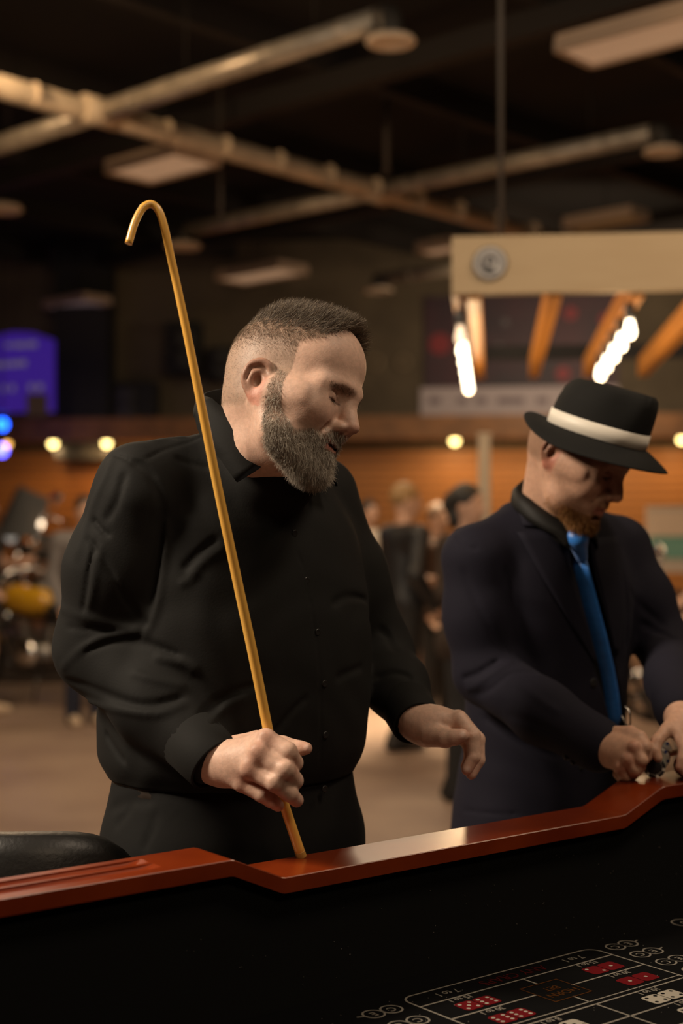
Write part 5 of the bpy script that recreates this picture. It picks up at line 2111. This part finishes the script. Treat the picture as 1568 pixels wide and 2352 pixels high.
# ================================================================== GUESTS AND DISPLAYS IN THE BACKGROUND
def guest(label, px, Y, yaw, height, skin, top, legs, hairc, shoes, opts=None):
    """a standing figure; yaw 0 faces the camera, 90 faces to the right of the photograph"""
    o = opts or {}
    base = at(px, HY, Y)
    base[2] = 0
    k = height / 1.75
    f = np.array([math.sin(R(yaw)), -math.cos(R(yaw)), 0])
    l = np.array([-f[1], f[0], 0])

    def W(x, y, z):
        return base + (f * x + l * y + UP * z) * k
    arms = o.get('arms', [[(0, .19, 1.42), (-.03, .24, 1.14), (.10, .20, .92)], [(0, -.19, 1.42), (-.03, -.24, 1.14), (.10, -.20, .92)]])
    hy_ = R(o.get('head', 0))
    hd = lambda x, y, z: W(x * math.cos(hy_) - y * math.sin(hy_) + .02, x * math.sin(hy_) + y * math.cos(hy_), z)
    B = Field()
    fm = np.stack([f * math.cos(hy_) + l * math.sin(hy_), l * math.cos(hy_) - f * math.sin(hy_), UP], 1)
    B.ell(hd(0, 0, 1.655), np.array([.092, .074, .105]) * k, M=fm, k=.02)
    B.ell(hd(.035, 0, 1.60), np.array([.055, .05, .065]) * k, M=fm, k=.02)
    B.cap(hd(.09, 0, 1.645), hd(.108, 0, 1.615), .010 * k, .013 * k, k=.01)
    for s_ in (-1, 1):
        B.ell(hd(-.005, s_ * .076, 1.635), np.array([.02, .008, .032]) * k, M=fm, k=.008)
        B.ell(hd(.085, s_ * .03, 1.65), np.array([.014, .017, .010]) * k, M=fm, k=.01, mode='sub')
        B.cap(W(0, s_ * .09, .92), W(.02, s_ * .095, .5), .062 * k, .048 * k, k=.03)
        B.cap(W(.02, s_ * .095, .5), W(0, s_ * .10, .08), .046 * k, .034 * k, k=.03)
    B.cap(hd(-.01, 0, 1.57), W(0, 0, 1.44), .055 * k, .062 * k, k=.03)
    B.cap(W(0, -.10, 1.40), W(0, .10, 1.40), .075 * k, k=.04)
    B.cap(W(0, 0, 1.36), W(0, 0, 1.0), .105 * k, .105 * k, k=.05)
    B.cap(W(0, -.06, .95), W(0, .06, .95), .095 * k, k=.05)
    for a in arms:
        p = [W(*q) for q in a]
        B.chain([W(0, .1 * np.sign(a[0][1]), 1.41)] + p, [.05 * k, .05 * k, .042 * k, .03 * k], k=.02)
        d = (p[2] - p[1]) / np.linalg.norm(p[2] - p[1])
        c = p[2] + d * .05 * k
        B.ell(c, np.array([.030, .030, .045]) * k, M=frame(None, d), k=.015)
        sd = np.cross(d, f)
        sd = sd / (np.linalg.norm(sd) + 1e-9)
        for q in (-1.5, -.5, .5, 1.5):
            B.cap(c + d * .03 * k + sd * q * .017 * k, c + d * .095 * k + sd * q * .019 * k + f * .02 * k, .0095 * k, .0075 * k, k=.005)
        B.cap(c - sd * .02 * k, c + d * .035 * k - sd * .05 * k + f * .015 * k, .011 * k, .009 * k, k=.008)
    body = sculpt('person', B, .011, mat('skin_' + o.get('sk', 'bg'), skin, .55), None)
    tag(body, label, 'person', o.get('group'))
    T = Field()
    T.cap(W(0, -.11, 1.405), W(0, .11, 1.405), .092 * k, k=.05)
    T.cap(W(.01, 0, 1.36), W(.01, 0, 1.12), (.135 + o.get('belly', 0)) * k, (.135 + o.get('belly', 0)) * k, k=.05)
    T.cap(W(0, -.05, o.get('hem', .98)), W(0, .05, o.get('hem', .98)), (.125 + o.get('flare', 0)) * k, k=.06)
    sl_ = o.get('sleeve', 1.)
    for a in arms:
        p = [W(*q) for q in a]
        if sl_ >= 1:
            T.chain([W(0, .12 * np.sign(a[0][1]), 1.41)] + p, [.07 * k, .068 * k, .058 * k, .046 * k], k=.03)
        else:
            T.chain([W(0, .12 * np.sign(a[0][1]), 1.41), p[0], p[0] + (p[1] - p[0]) * sl_], [.07 * k, .068 * k, .066 * k], k=.03)
    sculpt(o.get('top_name', 'jacket'), T, .012, top, body)
    if 'vneck' in o:
        MB().ball(W(.105, 0, 1.40), (.03 * k, .05 * k, .09 * k), 12, ax=f).build('shirt_front', o['vneck'], body)
    L = Field()
    le = o.get('leg_end', .06)
    L.cap(W(0, -.06, .96), W(0, .06, .96), .108 * k, k=.05)
    for s_ in (-1, 1):
        st_ = o.get('stride', 0) * s_
        if le < .4:
            L.chain([W(0, s_ * .085, .92), W(.02 + st_ * .5, s_ * .09, .5), W(st_, s_ * .095, le)], [.09 * k, .072 * k, .062 * k], k=.03)
        else:
            L.chain([W(0, s_ * .085, .92), W(.02, s_ * .09, le)], [.092 * k, .092 * k], k=.03)
    sculpt(o.get('leg_name', 'trousers'), L, .013, legs, body)
    for s_ in (-1, 1):
        shoe(body, W(o.get('stride', 0) * s_ + .02, s_ * .095, 0), f, shoes, k)
    Hh = Field()
    Hh.ell(hd(-.018, 0, 1.685), np.array([.098, .086, .092]) * k, M=fm, k=.02)
    for q in o.get('hair', []):
        Hh.ell(hd(*q[:3]), np.array(q[3:6]) * k, M=fm, k=.02)
    Hh.ell(hd(.085, 0, 1.60), np.array([.07, .075, .085]) * k, M=fm, k=.02, mode='sub')
    sculpt('hair', Hh, .010, hairc, body)
    return body, W


M_jk = mat('guest_black_leather', (.010, .010, .012), .5)
M_blk = mat('guest_black', (.010, .009, .009), .8)
M_jean = mat('guest_navy', (.012, .016, .035), .8)
M_fur = mat('guest_brown_coat', (.030, .017, .010), .9, bump=.5, bscale=60)
SKB = (.50, .30, .21)
guest('blond guest in a black leather jacket seen from behind', 928, 9.6, 118, 1.77, SKB, M_jk, M_blk, mat('hair_blond', (.28, .17, .07), .6), mat('guest_shoe_dark', (.02, .016, .013), .6),
      dict(head=-20, arms=[[(0, .20, 1.42), (.02, .26, 1.15), (.22, .16, 1.12)], [(0, -.20, 1.42), (-.06, -.25, 1.16), (.10, -.22, .96)]], stride=.10, group='guests in the hall'))
guest('dark haired woman in a brown coat and tall black boots', 1068, 7.75, 55, 1.70, SKB, M_fur, M_blk, mat('hair_black', (.010, .008, .007), .6), M_shoe,
      dict(hem=.88, flare=.02, hair=[(-.09, 0, 1.66, .07, .07, .075), (-.06, 0, 1.58, .06, .075, .08)], arms=[[(0, .18, 1.42), (0, .24, 1.16), (.16, .16, 1.06)], [(0, -.18, 1.42), (.02, -.24, 1.16), (.2, -.14, 1.14)]], group='guests in the hall'))
guest('guest with a light face in a rust brown coat between the two others', 1004, 10.6, 40, 1.66, (.52, .30, .21), mat('guest_rust', (.05, .022, .010), .8), M_blk, mat('hair_chestnut', (.10, .05, .022), .6), M_shoe, dict(group='guests in the hall'))
guest('far guest in a white shirt beside the black shirt chest', 846, 13.2, 30, 1.74, (.50, .25, .17), mat('guest_white_shirt', (.55, .48, .40), .8), M_blk, mat('hair_dark', (.02, .015, .012), .6), M_shoe, dict(top_name='shirt', group='guests in the hall'))
guest('guest in black T-shirt and shorts with pale shoes at the left edge', -42, 11.4, 75, 1.78, (.50, .30, .20), M_blk, mat('guest_shorts', (.03, .028, .026), .8), mat('hair_dark', (.02, .015, .012), .6), mat('shoe_pale', (.55, .42, .30), .7),
      dict(sleeve=.45, leg_end=.74, leg_name='shorts', top_name='t_shirt', arms=[[(0, .20, 1.42), (.03, .25, 1.16), (.22, .20, 1.20)], [(0, -.20, 1.42), (.04, -.25, 1.16), (.17, -.20, 1.02)]], group='guests in the hall'))
guest('guest in dark blue jeans behind the cane man elbow', 196, 10.8, 20, 1.72, (.5, .3, .2), mat('guest_grey_top', (.16, .15, .15), .7), M_jean, mat('hair_dark', (.02, .015, .012), .6), mat('shoe_pale', (.55, .42, .30), .7), dict(group='guests in the hall'))
guest('guest reaching over the counter at the far right edge', 1725, 7.6, -80, 1.72, (.50, .29, .19), M_blk, M_blk, mat('hair_dark', (.02, .015, .012), .6), M_shoe,
      dict(sleeve=.35, top_name='t_shirt', arms=[[(0, .20, 1.42), (.16, .25, 1.20), (.40, .20, 1.06)], [(0, -.20, 1.42), (.14, -.24, 1.20), (.36, -.16, 1.07)]], group='guests in the hall'))

# counter at the right edge
ctr = thing('display_counter', 'dark display counter with brown top at the far right edge', 'counter', (2.05, 7.0, 0))
MB().box((2.15, 7.0, .97), (.95, .7, .05)).build('top', mat('counter_top', (.20, .13, .09), .4), ctr, .008)
MB().box((2.15, 7.0, .47), (.88, .64, .94)).build('body', mat('counter_body', (.05, .05, .05), .6), ctr, .006)
for q in (-.22, .22):
    MB().box((2.15 + q, 6.675, .5), (.40, .02, .8)).build('door', mat('counter_door', (.04, .04, .04), .5), ctr, .004)
    MB().tube([(2.15 + q * .2, 6.66, .6), (2.15 + q * .2, 6.66, .75)], .008, 8).build('handle', M_steel, ctr)

# information board (pale top, sea green below)
ib = thing('sign_board', 'bright free standing board, cream above and sea green below', 'sign', at(1560, 1230, 12.0) * np.array([1, 1, 0]))
c = at(1570, 1230, 12.0)
MB().box((c[0], 12.03, 1.40), (.62, .03, .56)).build('panel', mat('board_white', (.62, .52, .42), .6), ib)
MB().box((c[0], 12.00, 1.53), (.56, .012, .20)).build('cream_field', mat('board_cream', (.80, .62, .46), .6), ib)
MB().box((c[0], 12.00, 1.33), (.56, .012, .19)).build('green_field', mat('board_green', (.20, .42, .33), .6), ib)
for q in (-.2, .2):
    MB().tube([(c[0] + q, 12.06, 0), (c[0] + q, 12.06, 1.2)], .015, 8).build('leg', M_steel, ib)
    MB().box((c[0] + q, 12.06, .012), (.05, .4, .024)).build('foot', M_steel, ib)
# pale post
pp = at(1112, 1000, 9.9)
po = thing('upright_post', 'pale upright post standing in front of the orange slats', 'post', (pp[0], pp[1], 0))
MB().box((pp[0], pp[1], pp[2] / 2 + .01), (.085, .085, pp[2] - .02), ax=E1).build('shaft', mat('post_pale', (.42, .36, .28), .6), po, .006)
MB().box((pp[0], pp[1], .012), (.24, .24, .024), ax=E1).build('foot_plate', mat('post_pale', (.42, .36, .28), .6), po)
MB().box((pp[0], pp[1], pp[2] + .005), (.10, .10, .02), ax=E1).build('cap', mat('post_pale', (.42, .36, .28), .6), po)
# two blue lamps
for k, (x, y) in enumerate(((4, 975), (3, 1034))):
    p = hallpx(x, y, 17.0 - .7 * k)
    t = thing('blue_lamp', ['upper small blue lamp at the left edge below the purple screen', 'lower small blue violet lamp at the left edge beside the amber downlight'][k], 'lamp', p)
    MB().ball(p, .075, 14).build('globe', mat('blue_glow', (.02, .1, .8), .4, emit=(.01, .10, 1), estr=9) if k == 0 else mat('violet_glow', (.1, .1, .8), .4, emit=(.10, .10, 1), estr=8), t)
    MB().lathe(p + UP * .07, [(.03, 0), (.035, .03), (.01, .05)], 12).build('cap', M_dark, t)
    MB().tube([p + UP * .1, (p[0], p[1], CEIL)], .008, 6).build('cable', M_dark, t)

# ------------------------------------------------------------------ motorcycles
M_tyre = mat('tyre_rubber', (.012, .012, .012), .8)
M_chrome = mat('chrome', (.75, .72, .68), .12, metal=1.)
M_engine = mat('engine_metal', (.25, .24, .23), .35, metal=.9)
M_bkpaint = mat('bike_black', (.010, .010, .010), .2, coat=.6)


def motorcycle(label, paint, seatm, fairing=True):
    t = thing('motorcycle', label, 'motorcycle', (0, 0, 0), 'display motorcycles')
    for x in (.76, -.70):
        w_ = MB().torus((x, 0, .33), .265, .062, axis=(0, 1, 0), n=40, m=12).build('tyre', M_tyre, t)
        MB().torus((x, 0, .33), .205, .018, axis=(0, 1, 0), n=36, m=8).build('rim', M_chrome, w_)
        MB().lathe((x, 0, .33), [(.05, -.06), (.06, -.03), (.06, .03), (.05, .06)], 16, axis=(0, 1, 0)).build('hub', M_engine, w_)
        for k in range(10):
            a = k * math.pi / 5
            MB().tube([(x + .05 * math.cos(a), .02 * (-1) ** k, .33 + .05 * math.sin(a)), (x + .2 * math.cos(a), 0, .33 + .2 * math.sin(a))], .006, 6).build('spoke', M_chrome, w_)
        MB().lathe((x, .075, .33), [(.05, 0), (.13, 0), (.13, .006), (.05, .006)], 24, axis=(0, 1, 0)).build('brake_disc', M_engine, t)
    for y in (-.10, .10):
        MB().tube([(.77, y, .33), (.62, y, .70), (.50, y, .98)], [.028, .026, .022], 10).build('fork_leg', M_chrome, t)

    def arcsheet(cx, r, a0, a1, wd, name, m):
        vs, fs = [], []
        n = 14
        for i in range(n + 1):
            a = R(a0 + (a1 - a0) * i / n)
            for y, dr in ((-wd, -.02), (-wd * .7, .008), (0, .014), (wd * .7, .008), (wd, -.02), (wd * .7, -.002), (0, .004), (-wd * .7, -.002)):
                vs.append((cx + (r + dr) * math.cos(a), y, .33 + (r + dr) * math.sin(a)))
        for i in range(n):
            for k in range(8):
                k2 = (k + 1) % 8
                fs.append((i * 8 + k, i * 8 + k2, (i + 1) * 8 + k2, (i + 1) * 8 + k))
        return MB().add(vs, fs, True).build(name, m, t)
    arcsheet(.76, .36, 30, 150, .085, 'front_fender', paint)
    arcsheet(-.70, .38, 20, 175, .11, 'rear_fender', paint)
    fz = Field()
    fz.ell((.12, 0, .86), (.27, .135, .13), k=.03)
    fz.ell((.26, 0, .90), (.15, .125, .11), k=.05)
    sculpt('fuel_tank', fz, .016, paint, t)
    MB().lathe((.18, 0, .985), [(.035, 0), (.035, .02), (.02, .03)], 14).build('fuel_cap', M_chrome, t)
    fs_ = Field()
    fs_.chain([(-.12, 0, .79), (-.34, 0, .76), (-.50, 0, .84), (-.72, 0, .90)], [.09, .10, .09, .08], k=.05)
    sculpt('seat', fs_, .018, seatm, t)
    for x, lean in ((.16, .25), (-.06, -.25)):
        c = MB()
        for k in range(7):
            c.lathe((x + lean * k * .03, 0, .50 + k * .032), [(.07, 0), (.095, .004), (.095, .014), (.07, .018)], 18)
        c.build('cylinder', M_engine, t)
    MB().ball((.04, 0, .42), (.22, .15, .13), 18).build('crankcase', M_engine, t)
    MB().lathe((.10, -.14, .42), [(.12, 0), (.11, .03), (.03, .045)], 24, axis=(0, -1, 0)).build('clutch_cover', M_chrome, t)
    MB().lathe((.08, .14, .42), [(.12, 0), (.11, .03), (.03, .045)], 24, axis=(0, 1, 0)).build('primary_cover', M_chrome, t)
    for z, e in ((.0, 0), (.09, .06)):
        MB().tube(spline([(.20, -.12, .58), (.34, -.17, .50), (.30, -.19, .34 + z), (.0, -.19, .28 + z), (-.45, -.20, .28 + z), (-.95, -.20, .32 + z)], 6), [.028] * 25 + [.045] * 6, 12).build('exhaust_pipe', M_chrome, t)
    for y in (-.05, .05):
        MB().tube(spline([(.50, y, .92), (.20, y * 1.5, .74), (-.30, y * 2, .66), (-.70, y * 2, .36)], 5), .018, 8).build('frame_tube', M_bkpaint, t)
        MB().tube(spline([(.50, y, .86), (.36, y * 2, .50), (.20, y * 2, .28), (-.30, y * 2, .30), (-.62, y * 2, .34)], 5), .018, 8).build('frame_tube', M_bkpaint, t)
    MB().tube(spline([(.28, -.42, 1.10), (.38, -.34, 1.14), (.46, -.12, 1.10), (.48, 0, 1.02), (.46, .12, 1.10), (.38, .34, 1.14), (.28, .42, 1.10)], 5), .014, 10).build('handlebar', M_chrome, t)
    for s_ in (-1, 1):
        MB().tube([(.28, s_ * .42, 1.10), (.20, s_ * .47, 1.08)], .018, 10).build('grip', M_tyre, t)
        m_ = MB().tube([(.36, s_ * .36, 1.13), (.40, s_ * .44, 1.30)], .007, 8).build('mirror_stalk', M_chrome, t)
        MB().ball((.41, s_ * .46, 1.34), (.018, .075, .05), 14).build('mirror', M_chrome, m_)
        MB().ball((.56, s_ * .20, .92), .04, 12).build('indicator', mat('indicator_amber', (.6, .2, .02), .3), t)
    hl = MB().lathe((.56, 0, .98), [(.02, -.10), (.09, -.05), (.105, 0), (.10, .015)], 24, axis=(1, 0, -.05)).build('headlight', M_chrome, t)
    MB().ball((.575, 0, .98), (.02, .09, .09), 16).build('lens', mat('lens_glass', (.8, .8, .8), .1, emit=(1, .95, .85), estr=.25), hl)
    if fairing:
        vs, fs = [], []
        n, m = 12, 8
        for i in range(n + 1):
            a = R(-75 + 150 * i / n)
            for j in range(m + 1):
                h = j / m
                vs.append((.42 + .24 * math.cos(a) - h * .22, .30 * math.sin(a) * (1 - .25 * h * h), .95 + h * .52 * (1 - .25 * abs(math.sin(a)))))
        N = len(vs)
        vs += [(x - .006, y * .985, z) for x, y, z in vs]
        for i in range(n):
            for j in range(m):
                a = i * (m + 1) + j
                fs.append((a, a + 1, a + m + 2, a + m + 1))
                fs.append((N + a, N + a + m + 1, N + a + m + 2, N + a + 1))
        MB().add(vs, fs, True).build('windscreen', mat('windscreen_smoke', (.30, .30, .30), .08, metal=.6), t)
        for s_ in (-1, 1):
            fb = Field()
            fb.cap((-.45, s_ * .27, .60), (-.85, s_ * .27, .60), .12, .11, k=.03)
            sculpt('side_case', fb, .02, paint, t)
    MB().ball((-1.08, 0, .62), (.03, .05, .04), 12).build('tail_light', mat('tail_red', (.4, .01, .01), .3), t)
    MB().tube([(-.05, .12, .36), (-.10, .30, .02)], .012, 8).build('kickstand', M_bkpaint, t)
    return t


def put_bike(b, px, Y, yaw, z=0.):
    p = at(px, HY, Y)
    b.location = (p[0], p[1], z)
    b.rotation_euler = (0, 0, R(yaw))


M_yel = mat('bike_yellow', (.55, .30, .015), .25, coat=.6)
M_greyp = mat('bike_silver', (.35, .34, .34), .2, metal=.7)
M_seat = mat('bike_seat', (.015, .014, .013), .6)
b1 = motorcycle('yellow and black motorcycle parked at the left edge', M_yel, M_seat, False)
put_bike(b1, 100, 12.3, 158)
b2 = motorcycle('silver touring motorcycle with windscreen on the raised plinth', M_greyp, M_seat, True)
put_bike(b2, 118, 14.6, 238, .464)
b3 = motorcycle('dark motorcycle seen beyond the navy blazer elbow', M_bkpaint, mat('bike_seat_brown', (.05, .03, .02), .6), True)
put_bike(b3, 1570, 8.9, 195)
pl = at(118, HY, 14.6)
pth = thing('display_plinth', 'low dark plinth carrying the silver touring motorcycle', 'plinth', (pl[0], pl[1], 0))
MB().box((pl[0], pl[1], .225), (2.6, 1.7, .43)).build('body', mat('plinth_dark', (.035, .025, .02), .6), pth, .01)
MB().box((pl[0], pl[1], .448), (2.66, 1.76, .03)).build('top', mat('plinth_top', (.05, .04, .035), .5), pth, .005)
